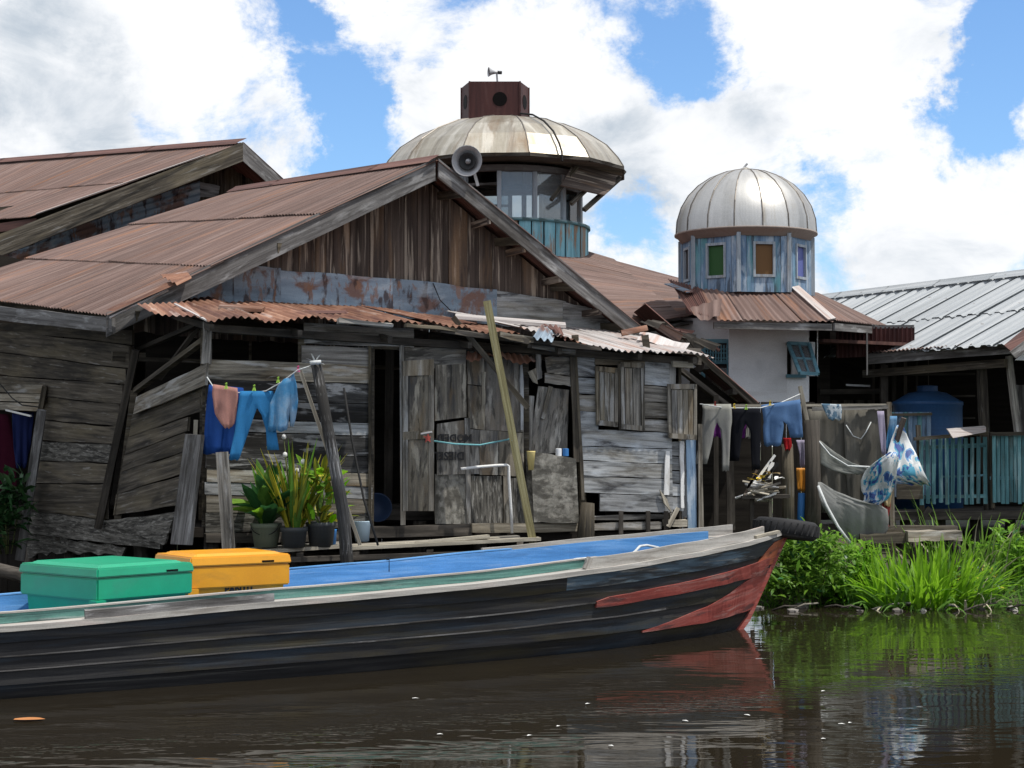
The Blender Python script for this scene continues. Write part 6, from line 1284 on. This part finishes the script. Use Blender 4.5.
bush('leafy_bush', 'leafy green weeds crowding the bank beside the boat bow', (b1.x - .02, 21.15, .12), .52, .55, .80, 1500, .13, LM)
bush('leafy_bush', 'low leafy weeds at the water line under the tyre', (b1.x - .35, 20.9, .05), .36, .35, .42, 700, .12, LM)
bush('leafy_bush', 'leafy green weeds below the grey tarpaulin', (b1.x + .55, 21.35, .12), .45, .4, .62, 900, .13, LM)
g1 = at(980, 590, 22.0)
grass('arching_grass', 'loose arching long grass on the bank below the teal fence', g1.x, 22.3, [('long_blades', 'leaf_bright', blades(g1.x, 22.3, .8, .5, 120, .7, 1.25, .035, 0, droop=1.7, elmin=.8)), ('mid_blades', 'leaf_mid', blades(g1.x + .2, 22.2, .95, .6, 260, .35, .75, .035, 0, droop=1.1, elmin=.5)), ('pale_blades', 'leaf_dry', blades(g1.x - .2, 22.0, .8, .3, 16, .8, 1.2, .025, 0, droop=2.2, elmin=.9))])
bush('leafy_bush', 'dense green weeds on the bank below the close-set slats', (at(1010, 560, 22.2).x + .2, 22.4, .2), .75, .6, .75, 1500, .13, LM)
bush('leafy_bush', 'yellowish weeds trailing to the water beside the tall grass', (at(985, 600, 21.2).x, 21.35, .08), .55, .35, .36, 700, .11, [('leaf_mid', .4), ('leaf_yellow', .35), ('leaf_dark', .25)])
# short ground cover all along the bank
gc_ = []
for i in range(5200):
    x = random.uniform(2.3, 10.5); y = shore(x) + abs(random.gauss(0, 1.4)) + .15; a = random.uniform(0, 6.28); el = random.uniform(.4, 1.5)
    gc_.append(leaf((x, y, ground_at(x, y) - .02), V((math.cos(a) * math.cos(el), math.sin(a) * math.cos(el), math.sin(el))), random.uniform(.10, .32), .022, .9, seg=3))
mk('ground_cover', join(*gc_), 'leaf_mid', smooth=True, L=UP, kind='stuff', label='short grass and weeds covering the muddy bank', category='grass')
# dark foliage under the far-left window
bl_ = SW(8, 560, .5)
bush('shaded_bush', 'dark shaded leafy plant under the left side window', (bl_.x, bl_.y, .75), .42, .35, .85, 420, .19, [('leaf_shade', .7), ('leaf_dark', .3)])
mk('dark_log', tube([at(-40, 560, 17.9), at(20, 575, 17.6), at(50, 590, 17.5)], .07, 8), 'mud_wood', L=(1, 0, 0), smooth=True, label='dark log lying in the shade behind the green box', category='log')
# stones, driftwood and litter along the water line
random.seed(23)
for i in range(36):
    x = random.uniform(2.5, 8.4) if i > 8 else random.uniform(6.1, 7.4); y = shore(x) - .1 + random.uniform(-.35, .25); r = random.uniform(.03, .10)
    bm = bmesh.new(); bmesh.ops.create_icosphere(bm, subdivisions=1, radius=r)
    for v in bm.verts: v.co *= random.uniform(.7, 1.25); v.co.z *= .6
    vs = [v.co + V((x, y, max(ground_at(x, y), -.02) + .02)) for v in bm.verts]; bm.verts.index_update(); fs = [tuple(v.index for v in f.verts) for f in bm.faces]; bm.free()
    mk('stone', (vs, fs), 'stone', label='small muddy stone among others at the water line', category='stone', group='stones along the water line')
for i in range(16):
    x = random.uniform(2.6, 8); y = shore(x) - random.uniform(.05, .4); a = random.uniform(-.5, .5); l_ = random.uniform(.2, .6); d_ = V((math.cos(a), math.sin(a), random.uniform(-.05, .25)))
    mk('twig', tube([V((x, y, .03)) - d_ * l_ / 2, V((x, y, .06)), V((x, y, .03)) + d_ * l_ / 2], .012, 5), random.choice(['mud_wood', 'mud_wood', 'wood_grey']), label='washed up twig among others at the water line', category='twig', group='twigs along the water line', smooth=True)
fl_ = at(14, 719, 12.3); fl_.z = .01
mk('floating_leaf', leaf(fl_, V((1, .1, .02)), .22, .12, .06, fold=.05), 'leaf_fallen', smooth=True, label='brown orange leaf floating on the water before the boat', category='leaf')
for i in range(12):
    px, py = random.uniform(330, 860), random.uniform(690, 755); d_ = ray(px, py); k = -CAMZ / d_.z; p = V((0, 0, CAMZ)) + d_ * k; p.z = .006
    mk('floating_speck', leaf(p, V((1, random.uniform(-1, 1), .05)), random.uniform(.03, .06), .03, .1, seg=2), 'petal', smooth=True, label='tiny pale leaf speck floating on the dark water', category='leaf', group='specks floating on the water')
